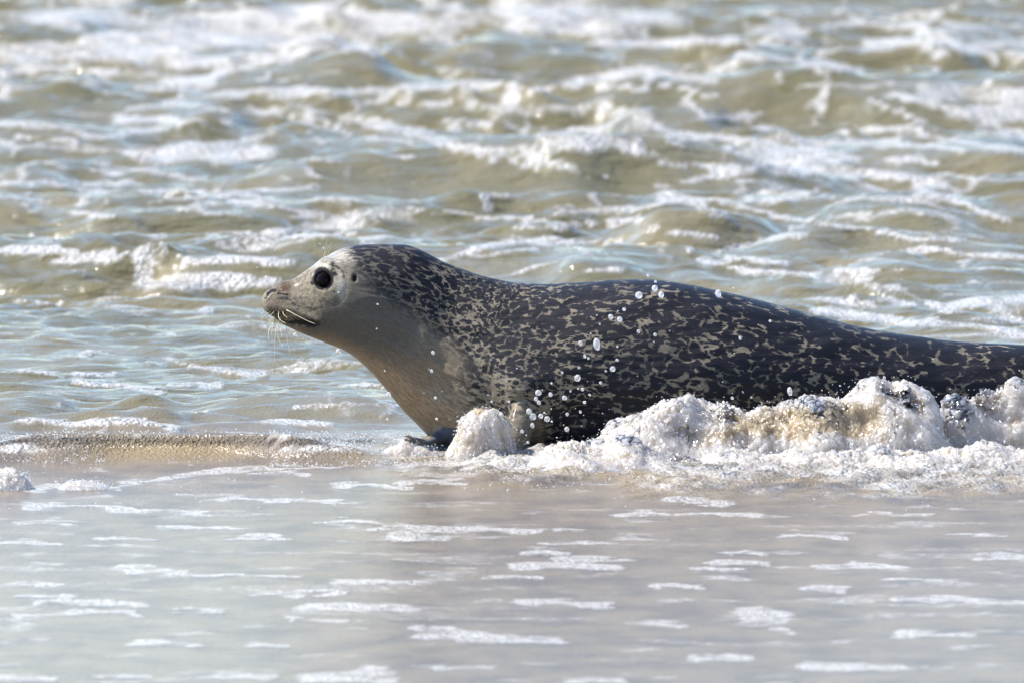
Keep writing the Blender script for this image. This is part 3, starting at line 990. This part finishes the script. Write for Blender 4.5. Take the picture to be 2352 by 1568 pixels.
mark = np.maximum(mark, .60 * gau(*hz(520, 850), 14, 6)); mark = np.maximum(mark, .45 * gau(*hz(450, 790), 10, 5))
mark = np.maximum(mark, .55 * gau(640, 728, 26, 7, 3))
mark = np.maximum(mark, .96 * np.exp(-(dn / 4.2) ** 2))
mark = np.maximum(mark, .85 * gau(724, 648, 10, 4.5)); mark = np.maximum(mark, .8 * gau(768, 628, 12, 9))
mark = np.maximum(mark, .97 * np.exp(-(ed / 9.5) ** 3))
mark = np.maximum(mark, .55 * gau(*hz(1000, 430), 8, 18)); mark = np.maximum(mark, .40 * gau(*hz(1130, 400), 16, 18))
for pts, wd_, a_ in (([hz(330, 735), hz(450, 745)], 3.5, .6), ([hz(440, 780), hz(520, 845), hz(600, 880), hz(740, 900)], 3.5, .5), ([hz(500, 570), hz(620, 560), hz(700, 500)], 4, .42),
                     ([hz(560, 680), hz(640, 720), hz(760, 790)], 5, .34), ([hz(1000, 400), hz(1100, 470), hz(1120, 540)], 4, .5), ([hz(830, 370), hz(900, 400), hz(980, 400)], 3.5, .4), ([hz(700, 930), hz(850, 870)], 6, .5), ([hz(1150, 330), hz(1230, 380)], 4, .4)):
    mark = np.maximum(mark, a_ * np.exp(-(line_d(pts) / wd_) ** 2))
pad = gau(634, 712, 28, 17, 4)
mark = np.maximum(mark, .74 * pad * sstep(700, 712, Vv))
mark = mark * (1 - .85 * np.clip(fol * 1.3, 0, 1) * pad)
brown = np.maximum(1.2 * gau(652, 657, 25, 14, 3), .55 * gau(660, 742, 46, 16)) * 1.0
brown = np.maximum(brown, .75 * gau(*hz(360, 740), 16, 5)); brown = np.maximum(brown, .62 * gau(640, 702, 40, 26, 3)); brown = np.maximum(brown, .6 * gau(700, 736, 50, 14))
greyf = gau(748, 642, 60, 60, 4) * .0 + sstep(1040, 900, U) * sstep(640, 700, U)
follm = np.clip(fol, 0, 1) * 0 + np.clip(gau(633, 708, 30, 18, 3) - fol, 0, 1)
flip = ((Vv > 975) & (U < 1085) & (SV[:, 2] < .07)).astype(float) * sstep(0, 8, Vv - np.interp(U, [900, 985, 1000, 1085], [970, 990, 975, 940]))

# ---- materials of the seal
N = NT('seal_coat')
B = N.attr('bc', True)
Bs = N.coord((1, 1.45, 1.6), B)
wv = N.n('ShaderNodeVectorMath', operation='MULTIPLY_ADD')
nzv = N.n('ShaderNodeTexNoise'); N.l(Bs, nzv.inputs['Vector']); nzv.inputs['Scale'].default_value = 22; nzv.inputs['Detail'].default_value = 3
N.l(nzv.outputs['Color'], wv.inputs[0]); wv.inputs[1].default_value = (.034, .034, .034); N.l(Bs, wv.inputs[2])
W = wv.outputs[0]
v1 = N.voronoi(W, 58, 'SMOOTH_F1', .35)
v2 = N.voronoi(W, 98, 'SMOOTH_F1', .3)
nb = N.noise(Bs, 15, 4, .6)
nf = N.noise(N.coord((1, 2.2, 2.4), B), 120, 3, .6)
dn_ = N.attr('dens')
k = N.math('SUBTRACT', dn_, v1)
k = N.math('MAXIMUM', k, N.math('SUBTRACT', N.math('SUBTRACT', dn_, .14), v2))
k = N.math('ADD', k, N.math('MULTIPLY', N.math('SUBTRACT', nb, .5), .45))
k = N.math('ADD', k, N.math('MULTIPLY', N.math('SUBTRACT', nf, .5), .34))
sp = N.math('MULTIPLY', N.ramp(k, -.08, .10), N.attr('spot'))
pale = N.mixc(N.ramp(N.noise(B, 9, 3), .35, .65), (0.31, 0.26, 0.185), (0.17, 0.145, 0.11))
cool = N.mixc(N.attr('greyf'), pale, (0.125, 0.112, 0.092))
c = N.mixc(N.attr('tan'), cool, (0.45, 0.31, 0.18))
c = N.mixc(N.math('MULTIPLY', N.attr('face'), N.ramp(N.noise(B, 80, 4, .65), .33, .56)), c, (0.37, 0.315, 0.22))  # pale face against grey cheek: sunlit and shaded sides painted into the coat
c = N.mixc(N.math('MULTIPLY', N.attr('brow'), N.ramp(N.noise(B, 110, 3, .6), .25, .5)), c, (0.66, 0.60, 0.49))  # wet highlight above and behind the eye, painted as pale colour
fine = N.noise(N.coord((1, 6, 6), B), 210, 4, .65)
c = N.mixc(N.ramp(N.math('ADD', N.math('MULTIPLY', fine, .6), N.math('MULTIPLY', N.noise(N.coord((1, 3.5, 3.5), B), 45, 4, .65), .4)), .60, .40, 0, .70), c, (0.075, 0.065, 0.055))
c = N.mixc(sp, c, (0.012, 0.012, 0.017))
mk = N.math('ADD', N.attr('mark'), N.math('MULTIPLY', N.math('SUBTRACT', N.noise(B, 130, 3, .6), .5), .9))
c = N.mixc(N.math('MULTIPLY', N.attr('brown'), N.ramp(N.noise(B, 170, 3, .6), .3, .6)), c, (0.085, 0.045, 0.028))
c = N.mixc(N.math('MULTIPLY', N.ramp(mk, .25, .65), N.ramp(N.attr('mark'), .02, .2)), c, (0.014, 0.012, 0.014))
c = N.mixc(N.attr('flip'), c, (0.11, 0.12, 0.14))
fur = N.noise(N.coord((1, 5, 5), B), 330, 3, .6)
fur2 = N.noise(N.coord((1, 4, 4), B), 70, 3, .55)
hh = N.math('ADD', N.math('MULTIPLY', fur, .5), N.math('MULTIPLY', fur2, .6))
nrm = N.bump(hh, .0026, .9)
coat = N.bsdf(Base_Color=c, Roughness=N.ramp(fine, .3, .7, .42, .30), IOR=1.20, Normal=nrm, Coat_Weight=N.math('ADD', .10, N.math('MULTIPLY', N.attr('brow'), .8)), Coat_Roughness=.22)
M_COAT = N.done(coat)
N = NT('seal_eye'); M_EYE = N.done(N.bsdf(Base_Color=(0.005, 0.003, 0.003), Roughness=.04, IOR=1.17))
N = NT('seal_whisker'); M_WH = N.done(N.bsdf(Base_Color=(0.62, 0.56, 0.36), Roughness=.35, IOR=1.5))
N = NT('seal_claw'); M_CLAW = N.done(N.bsdf(Base_Color=(0.22, 0.19, 0.15), Roughness=.3, IOR=1.5))

seal = bpy.data.objects.new('harbour_seal', None)
COL.objects.link(seal)
seal.location = (.35, YS, 0)
bpy.context.view_layer.update()
tag(seal, 'spotted grey harbour seal with raised head crawling through shallow surf', 'seal')
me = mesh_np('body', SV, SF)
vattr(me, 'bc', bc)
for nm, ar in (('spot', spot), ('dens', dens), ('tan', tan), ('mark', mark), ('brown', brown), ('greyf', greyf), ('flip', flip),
               ('brow', np.maximum(np.maximum(gau(784, 590, 34, 20, 3), .7 * gau(786, 650, 12, 34, 3)), .8 * gau(742, 608, 34, 12, 3)) * (1 - mark)), ('face', sstep(826, 778, U + .9 * np.maximum(0, Vv - 640) + 7 * n2(SV[:, 0] * 60, SV[:, 2] * 60, 5)) * (1 - tan))):  # brow: painted highlight; face: painted sunlit side, ending at the terminator
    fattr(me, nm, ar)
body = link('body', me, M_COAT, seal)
bvh = BVHTree.FromPolygons([Vector(v) for v in SV], [tuple(int(i) for i in f) for f in SF])


def on_seal(px, py, push=0.0):
    dx, dy, dz = ray(px, py)
    d = Vector((float(dx), float(dy), float(dz))).normalized()
    h = bvh.ray_cast(Vector((0, 0, CAM_H)), d)
    if h[0] is None:
        return None
    return h[0] + h[1] * push


def ball(name, c, r, m, parent, sub=3, scl=(1, 1, 1)):
    v_, f_ = ico(sub)
    o = link(name, mesh_np(name, v_ * r * np.array(scl) + np.array(c), f_), m, parent)
    return o


ring = [on_seal(EYE[0] + 27 * math.cos(a), EYE[1] + 27 * math.sin(a)) for a in np.linspace(0, 6.28, 9)[:-1]]
ry = np.mean([p.y for p in ring if p is not None])
ex_, _, ez_ = S3(EYE[0], EYE[1], YS)
for sg in (-1, 1):
    yy = YS + sg * (YS - ry - .0120)
    ball('eye', (ex_, yy, ez_), .0160, M_EYE, seal, 3, (1.0, .86, .97))

WH = [([(430, 940), (560, 1010), (680, 1070), (770, 1105)], .00085), ([(340, 960), (335, 1020), (370, 1070), (420, 1092)], .0007), ([(360, 1020), (325, 1130), (325, 1230), (350, 1310), (378, 1352)], .0008),
      ([(300, 1040), (250, 1120), (218, 1210), (222, 1310)], .0007), ([(285, 960), (230, 1020), (225, 1080), (240, 1100)], .0006), ([(240, 960), (180, 1000), (145, 1050), (140, 1085)], .0006),
      ([(200, 975), (140, 1020), (105, 1075)], .0005), ([(170, 955), (135, 975), (118, 1000)], .0005), ([(420, 1095), (438, 1290), (465, 1420), (500, 1558)], .00045), ([(320, 1080), (290, 1290), (285, 1450), (290, 1558)], .0004),
      ([(275, 1060), (262, 1150), (250, 1230)], .00045), ([(345, 1080), (360, 1180), (378, 1255)], .00045), ([(385, 960), (400, 1000), (440, 1030)], .0006), ([(215, 940), (165, 960), (130, 1010)], .00045),
      ([(860, 345), (880, 250), (895, 170), (915, 90)], .0004), ([(850, 350), (905, 230), (970, 145)], .0004), ([(900, 330), (935, 240), (960, 195)], .00035), ([(820, 370), (870, 330), (905, 250)], .00035)]
for pts, r in WH:
    P2 = cr_interp(np.array([hz(*p) for p in pts]), 14)
    root = on_seal(*P2[0])
    y0 = root.y if root is not None else YS - .03
    path = [S3(p[0], p[1], y0 - .0 - .030 * (i / 13) ** .8) for i, p in enumerate(P2)]
    v_, f_ = tube(path, np.linspace(r, r * .4, 14), 6)
    link('whisker', mesh_np('whisker', v_, f_), M_WH, seal)
for (a_, b_), (c_, d_), yy in (((944, 1006), (928, 1000), 24.867), ((940, 1012), (923, 1009), 24.882), ((945, 1018), (928, 1019), 24.897), ((952, 1021), (936, 1026), 24.912)):
    mid = ((a_ + c_) / 2 + 1, (b_ + d_) / 2 - 2)
    v_, f_ = tube([S3(a_, b_, yy), S3(*mid, yy - .003), S3(c_, d_, yy - .006)], [.0042, .003, .0008], 8)
    link('claw', mesh_np('claw', v_, f_), M_CLAW, seal)

# ------------------------------------------------------------------ broken water in front of the seal
N = NT('broken_water')
P = N.coord()
a1 = N.noise(P, 17, 4, .6, .5); a2 = N.noise(N.coord((1, 1, .45)), 46, 3, .55, .8); a3 = N.voronoi(P, 150, 'F1')
wh = N.attr('white')
cl = N.math('ADD', wh, N.math('ADD', N.math('MULTIPLY', N.math('SUBTRACT', a1, .5), 1.0), N.math('MULTIPLY', N.math('SUBTRACT', a2, .5), .8)))
cl = N.ramp(cl, .30, .72)
col = N.mixc(cl, (0.48, 0.38, 0.25), (0.66, 0.61, 0.57))
h = N.math('ADD', N.math('MULTIPLY', a2, 1.3), N.math('MULTIPLY', N.math('SUBTRACT', 1, a3), .28))
nrm = N.bump(h, .0080, 1.0)
d1 = N.bsdf(Base_Color=col, Roughness=.15, IOR=1.42, Normal=nrm, Subsurface_Weight=1.0, Subsurface_Scale=1.0, Transmission_Weight=.38)
for nd in N.t.nodes:
    if nd.type == 'BSDF_PRINCIPLED': nd.inputs['Subsurface Radius'].default_value = (.045, .038, .026)
M_BROKEN = N.done(d1)
N = NT('water_drop')
g_ = N.n('ShaderNodeBsdfGlass'); g_.inputs['IOR'].default_value = 1.33; g_.inputs['Roughness'].default_value = .06; g_.inputs[0].default_value = (1, 1, 1, 1)
tr = N.n('ShaderNodeBsdfTranslucent'); tr.inputs[0].default_value = (.92, .92, .92, 1)
di = N.bsdf(Base_Color=(.85, .85, .86), Roughness=.08, IOR=1.33)
M_DROP = N.done(N.mixs(.5, g_.outputs[0], N.mixs(.5, di, tr.outputs[0])))


def surge(name, crest, Yf, Yb, white, label, cat, seed=1, ragged=.010, lump=1.0, dx=.0016, nt=110, lean=.12):
    """a ridge of thrown water: closed skin with ragged crest, folds and streams"""
    cx = np.array([c[0] for c in crest], float); cy = np.array([c[1] for c in crest], float)
    Yc = Yf + (Yb - Yf) * .55
    Xc, _, Zc = at_y(cx, cy, Yc)
    n = int((Xc[-1] - Xc[0]) / dx)
    X_ = np.linspace(Xc[0], Xc[-1], n)
    H = np.interp(X_, Xc, Zc)
    o = np.zeros(n)
    def b(fq, sd): return n2(X_ * fq, o + sd * 1.7, seed + sd)
    H = H + ragged * (.9 * b(17, 1) + .35 * b(48, 2)) * sstep(0, .03, H)
    t = np.linspace(0, 1, nt)
    T = t[None, :]; Hh = H[:, None]
    prof = np.where(T < .55, np.sin(T / .55 * math.pi / 2) ** .9, np.cos((T - .55) / .45 * math.pi / 2) ** .8)
    yy = Yf + (Yb - Yf) * (.02 + .98 * T) - lean * (Yb - Yf) * np.sin(np.pi * T) ** 3 * (Hh / max(H.max(), .02)) + .018 * b(7, 9)[:, None] * lump
    XX_ = np.repeat(X_[:, None], nt, 1); TT = T + 0 * Hh
    yv = TT * (Yb - Yf)
    def b2_(fq, sd): return n2(XX_ * fq + yv * fq * .4, yv * fq * 1.1 + sd * 2.3, seed + sd)
    Hh = Hh + ragged * (.5 * b2_(30, 11) + (.4 - np.abs(b2_(62, 12))) * .7 + .35 * b2_(120, 13) + .25 * b2_(240, 14)) * sstep(0, .03, Hh)
    Hh = np.maximum(Hh, -.008)
    zz = -.012 + (Hh + .012) * prof
    V_ = np.stack([np.repeat(X_[:, None], nt, 1), yy, zz], -1).reshape(-1, 3)
    q = np.arange(n * nt).reshape(n, nt)
    F_ = np.stack([q[:-1, :-1], q[1:, :-1], q[1:, 1:], q[:-1, 1:]], -1).reshape(-1, 4)
    Nn = normals_of(V_, F_)
    hk = sstep(-.012, .03, V_[:, 2])
    Q_ = V_.copy(); Q_[:, 0] += V_[:, 2] * .55
    d = n3(Q_ * 16, seed) * .017 + n3(Q_ * 9, seed + 1) * .018
    d = d * lump + (.40 - np.abs(n3(Q_ * np.array([38, 38, 34]), seed + 2)) * 1.4) * .0042 + (.4 - np.abs(n3(Q_ * np.array([85, 80, 65]), seed + 3))) * .0016 + n3(V_ * 230, seed + 4) * .0004
    V_ = V_ + Nn * (d * hk)[:, None]
    Nn = normals_of(V_, F_)
    bot = q[:, [0, -1]]
    F_ = np.vstack([F_, np.stack([bot[:-1, 0], bot[:-1, 1], bot[1:, 1], bot[1:, 0]], -1), ])
    me = mesh_np(name, V_, F_)
    w = white(*sheet(V_[:, 0], V_[:, 1], V_[:, 2])) if callable(white) else np.full(len(V_), white)
    fattr(me, 'white', w + d * 9)
    o_ = link(name, me, M_BROKEN)
    tag(o_, label, cat)
    keep = V_[:, 2] > -.004
    return o_, V_[keep], Nn[keep]


def wfun(u, v):
    g = .82 - .68 * np.exp(-(((u - 1930) / 150) ** 2 + ((v - 968) / 50) ** 2)) - .35 * np.exp(-(((u - 1690) / 80) ** 2 + ((v - 985) / 34) ** 2))
    return g - .36 * np.exp(-(((u - 1760) / 80) ** 2 + ((v - 965) / 34) ** 2))


m1 = surge('breaking_wavelet', [(1330, 1040), (1375, 1008), (1410, 990), (1450, 965), (1500, 934), (1525, 922), (1555, 928), (1580, 915), (1605, 923), (1640, 922), (1662, 912), (1690, 930), (1712, 943), (1740, 938), (1775, 944), (1800, 930), (1850, 928), (1890, 911), (1940, 901), (1980, 892), (2000, 880), (2030, 866), (2050, 876), (2075, 872), (2100, 886), (2128, 910), (2150, 945), (2170, 985), (2195, 1040)],
           24.50, 24.82, wfun, 'tan and white breaking wavelet curling against the flank of the seal', 'wave', 3, .010)
m2 = surge('splash', [(2120, 1040), (2150, 965), (2180, 930), (2210, 920), (2240, 912), (2280, 909), (2310, 899), (2340, 884), (2380, 894), (2440, 904), (2520, 934), (2600, 984), (2650, 1030)],
           24.66, 24.82, .80, 'ragged white splash at the right beside the hind part of the seal', 'splash', 5, .014)
m3 = surge('splash', [(1022, 1052), (1034, 1022), (1044, 992), (1058, 966), (1080, 948), (1106, 938), (1134, 943), (1154, 957), (1170, 980), (1181, 1010), (1194, 1052)],
           24.64, 24.77, .60, 'round dome of splashing water between the two front flippers', 'splash', 8, .012, .8, .0012, 80, .1)
m4 = surge('splash', [(-60, 1105), (-20, 1092), (15, 1084), (40, 1088), (58, 1098), (72, 1116), (90, 1140)], 24.0, 24.12, .85,
           'small white splash at the left edge of the swash', 'splash', 12, .010, .5)
m5 = surge('splash', [(112, 1140), (135, 1118), (160, 1107), (185, 1104), (215, 1109), (245, 1117), (275, 1138)], 24.0, 24.12, .8,
           'low white splash just right of the one at the left edge', 'splash', 14, .007, .3)
m6 = surge('swash_crest', [(1010, 1084), (1100, 1062), (1200, 1050), (1260, 1034), (1320, 1022), (1400, 1022), (1500, 1032), (1600, 1038), (1750, 1046), (1900, 1044), (2050, 1038), (2200, 1030), (2352, 1035), (2520, 1080)],
           24.28, 24.66, .70, 'low band of churned white water in front of the breaking wavelet', 'wave', 17, .009, .8, lean=0)
m7 = surge('splash', [(868, 1046), (888, 1030), (905, 1019), (922, 1010), (938, 1014), (952, 1025), (975, 1032), (1000, 1040), (1020, 1050)], 24.76, 24.84, .75,
           'white froth at the chest around the far front flipper', 'splash', 19, .008, .35)

# fine spray beads over the broken water (too many to count)
Pb = []; Rb = []
rg = np.random.default_rng(5)
for (o, V_, Nn), n in ((m1, 1300), (m2, 650), (m3, 260), (m4, 200), (m5, 140), (m6, 700), (m7, 120)):
    ok = np.where((Nn[:, 2] > -.3) & (Nn[:, 1] < .6))[0]
    pick = rg.choice(ok, n)
    r = rg.uniform(.0006, .0013, n) * (1 + (rg.random(n) < .05) * 1.4)
    lift = np.abs(rg.normal(0, .003, n)) + (rg.random(n) < .12) * rg.exponential(.014, n)
    Pb.append(V_[pick] + Nn[pick] * lift[:, None] + np.array([0, 0, 1]) * lift[:, None] * .8); Rb.append(r)
# beads skipping on the swash crest left and the churned bed
for (u0, u1, v0, v1, n) in ((0, 240, 1000, 1050, 700), (240, 560, 1000, 1012, 420), (240, 620, 1012, 1050, 160), (620, 1040, 990, 1062, 1100), (1040, 2352, 1050, 1115, 500), (0, 2352, 1060, 1160, 60), (1850, 2200, 515, 560, 160)):
    uu = rg.uniform(u0, u1, n); vv = rg.uniform(v0, v1, n)
    X_, Y_, _ = at_z(uu, vv, .01)
    Z_ = water_z(X_, Y_) + .001 + rg.exponential(.0025, n)
    Pb.append(np.stack([X_, Y_, Z_], 1)); Rb.append(rg.uniform(.0007, .0018, n))
Vb, Fb = many_balls(np.vstack(Pb), np.concatenate(Rb), 1)
tag(link('spray', mesh_np('spray', Vb, Fb), M_DROP), 'fine glittering spray beads thrown up from the broken water', kind='stuff')


# ------------------------------------------------------------------ separate drops in the air
def b3(x_, y_): return 1320.7 + x_ * .2563, 631.6 + y_ * .2563     # flank close-up
def b2(x_, y_): return 803.9 + x_ * .2686, 746.5 + y_ * .2686      # chest close-up


DR = []
for x_, y_, r in ((572, 182, 34), (715, 122, 30), (773, 180, 30), (722, 60, 14), (1284, 167, 34), (440, 308, 18), (320, 375, 26), (400, 398, 28), (569, 505, 18), (718, 535, 18), (1480, 566, 16), (48, 608, 20), (380, 640, 12), (378, 760, 16),
                  (338, 838, 28), (275, 858, 11), (88, 726, 17), (120, 745, 13), (36, 830, 12), (22, 920, 34), (230, 964, 15), (66, 1022, 15), (130, 1070, 12), (84, 1138, 15), (48, 1222, 14), (222, 440, 10), (140, 525, 8), (655, 8, 14), (1748, 412, 13), (706, 598, 8), (850, 500, 6), (27, 1016, 10), (384, 322, 7), (142, 376, 7), (196, 360, 8)):
    DR.append((*b3(x_, y_), r * .2563, 1.0, 0))
for x_, y_, r in ((710, 234, 18), (697, 390, 15), (730, 620, 15), (296, 390, 8), (228, 32, 8), (1610, 575, 30), (1590, 628, 20), (1615, 660, 19), (1715, 592, 20), (1835, 620, 24), (1723, 495, 11), (1815, 403, 12), (1530, 735, 26), (1565, 780, 32), (1632, 775, 24), (1685, 800, 28), (1857, 760, 15), (1855, 888, 24), (1560, 856, 22), (1472, 905, 18),
                  (2005, 658, 16), (1990, 548, 15), (2050, 595, 11), (1970, 740, 14), (1885, 563, 10), (1427, 368, 8), (1205, 294, 6), (675, 375, 6), (330, 592, 24), (740, 800, 13), (1660, 748, 9), (1720, 712, 8), (1725, 822, 10), (1455, 1195, 26)):
    DR.append((*b2(x_, y_), r * .2686, 1.0, 1))
for x_, y_, r in ((1040, 735, 12), (1500, 872, 13), (1490, 1160, 10), (2153, 1440, 24), (865, 215, 12), (823, 162, 8), (630, 1280, 9), (190, 548, 12), (600, 118, 10), (85, 440, 9), (290, 240, 6)):
    DR.append((*hz(x_, y_), r * .1953, 1.0, 2))
DR.append((*b3(195, 618), 9.0, 1.75, 3))
DR.append((*hz(1038, 1430), 6.2, 1.35, 4))
DR.append((*hz(530, 1235), 5.2, 1.2, 5))
DR.append((*b3(1925, 1040), 6.5, 1.7, 6))
DR.append((*hz(380, 1352), 1.8, 1.0, 7))
cnt = [0, 0, 0]
LB = {0: ('tiny water drop flying in front of the speckled flank', 'water drops flying in front of the flank'),
      1: ('tiny water drop thrown up beside the front flipper', 'water drops thrown up beside the front flipper'),
      2: ('tiny water drop in the air around the head', 'tiny water drops in the air around the head'),
      3: ('long oval water drop in front of the shoulder, largest of all flying drops', None),
      4: ('pear shaped water drop falling below the throat', None), 5: ('clear water drop hanging under the chin among the whiskers', None),
      6: ('tall twisted blob of water leaping off the crest of the breaking wavelet', None), 7: ('tiny water drop at the tip of a curved whisker', None)}
UNI = {('f', 0): 'round water drop in front of the upper back, left of three drops close together', ('f', 1): 'round water drop at the upper back, highest of three drops close together',
       ('f', 2): 'oval water drop in front of the upper back, right of three drops close together', ('f', 3): 'small water drop just at the outline of the back above three larger drops',
       ('f', 4): 'round water drop on the outline of the back, rightmost along the top of the seal', ('f', 5): 'small water drop, upper of a trio in the middle of the flank',
       ('f', 6): 'slanted oval water drop, left of a trio in the middle of the flank', ('f', 7): 'round water drop, lower right of a trio in the middle of the flank',
       ('f', 8): 'small water drop right of the mid flank trio, nearer one of two', ('f', 9): 'small water drop right of the mid flank trio, farther one of two',
       ('f', 10): 'lone small water drop over the rear flank, rightmost of all in front of the coat', ('f', 11): 'round water drop just left of the long oval drop',
       ('f', 14): 'round water drop to the lower right of the long oval drop', ('f', 19): 'largest round water drop, below the long oval drop',
       ('s', 0): 'uppermost water drop in front of the smooth chest', ('s', 1): 'middle water drop in front of the smooth chest', ('s', 2): 'lowest water drop in front of the smooth chest',
       ('s', 5): 'broad water blob above the flipper, largest of the upper cluster', ('s', 8): 'round water drop right of the broad blob above the flipper', ('s', 9): 'tall oval water drop right of the flipper',
       ('s', 12): 'water drop at the top left of the lower cluster beside the flipper', ('s', 13): 'biggest water blob of the lower cluster beside the flipper', ('s', 14): 'water drop in the middle of the lower cluster beside the flipper',
       ('s', 15): 'water drop at the right end of the lower cluster beside the flipper', ('s', 17): 'round water drop low against the dark belly just above the foam', ('s', 18): 'water drop below the lower cluster beside the flipper',
       ('s', 19): 'water drop right beside the foot of the flipper above the froth', ('s', 28): 'pale water drop at the front outline of the chest', ('s', 33): 'faint round water drop over the churned water in front',
       ('h', 0): 'small water drop on the cheek below the eye', ('h', 1): 'small water drop before the upper neck', ('h', 2): 'small water drop before the lower neck', ('h', 3): 'water drop before the shoulder, right of the neck drops',
       ('h', 4): 'small water drop above the brow whiskers', ('h', 6): 'tiny water drop just under the chin'}
bv, bf = ico(2)
dm_ = []
for q in range(5):
    v_ = bv * (1 + .10 * n3(bv * 1.3 + q * 4, q))[:, None]
    m_ = mesh_np('water_drop', v_, bf); m_.materials.append(M_DROP); dm_.append(m_)
for q, (u_, v_, r, el, g__) in enumerate(DR):
    Y = {0: 24.72, 1: 24.70, 2: 24.80, 3: 24.70, 4: 24.9, 5: 24.93, 6: 24.66, 7: 24.93}[g__] + (random.uniform(-.05, .05) if g__ < 3 else 0)
    o = bpy.data.objects.new('water_drop', dm_[q % 5]); COL.objects.link(o)
    o.location = S3(u_, v_, Y)
    rr = max(r * .9, 1.4) * PIX * Y
    sq = random.uniform(.86, 1.1) if g__ < 3 else 1
    o.scale = (rr * sq, rr, rr * el / sq)
    o.rotation_euler = (random.uniform(-.2, .2), random.uniform(-.25, .05), random.uniform(0, 3)) if g__ < 3 else (0, -.12, 0)
    lab, grp = LB[g__]
    if g__ < 3:
        k_ = ('fsh'[g__], cnt[g__]); cnt[g__] += 1
        if k_ in UNI: lab, grp = UNI[k_], 'water drops thrown up around the seal'
    tag(o, lab, 'water drop', grp)
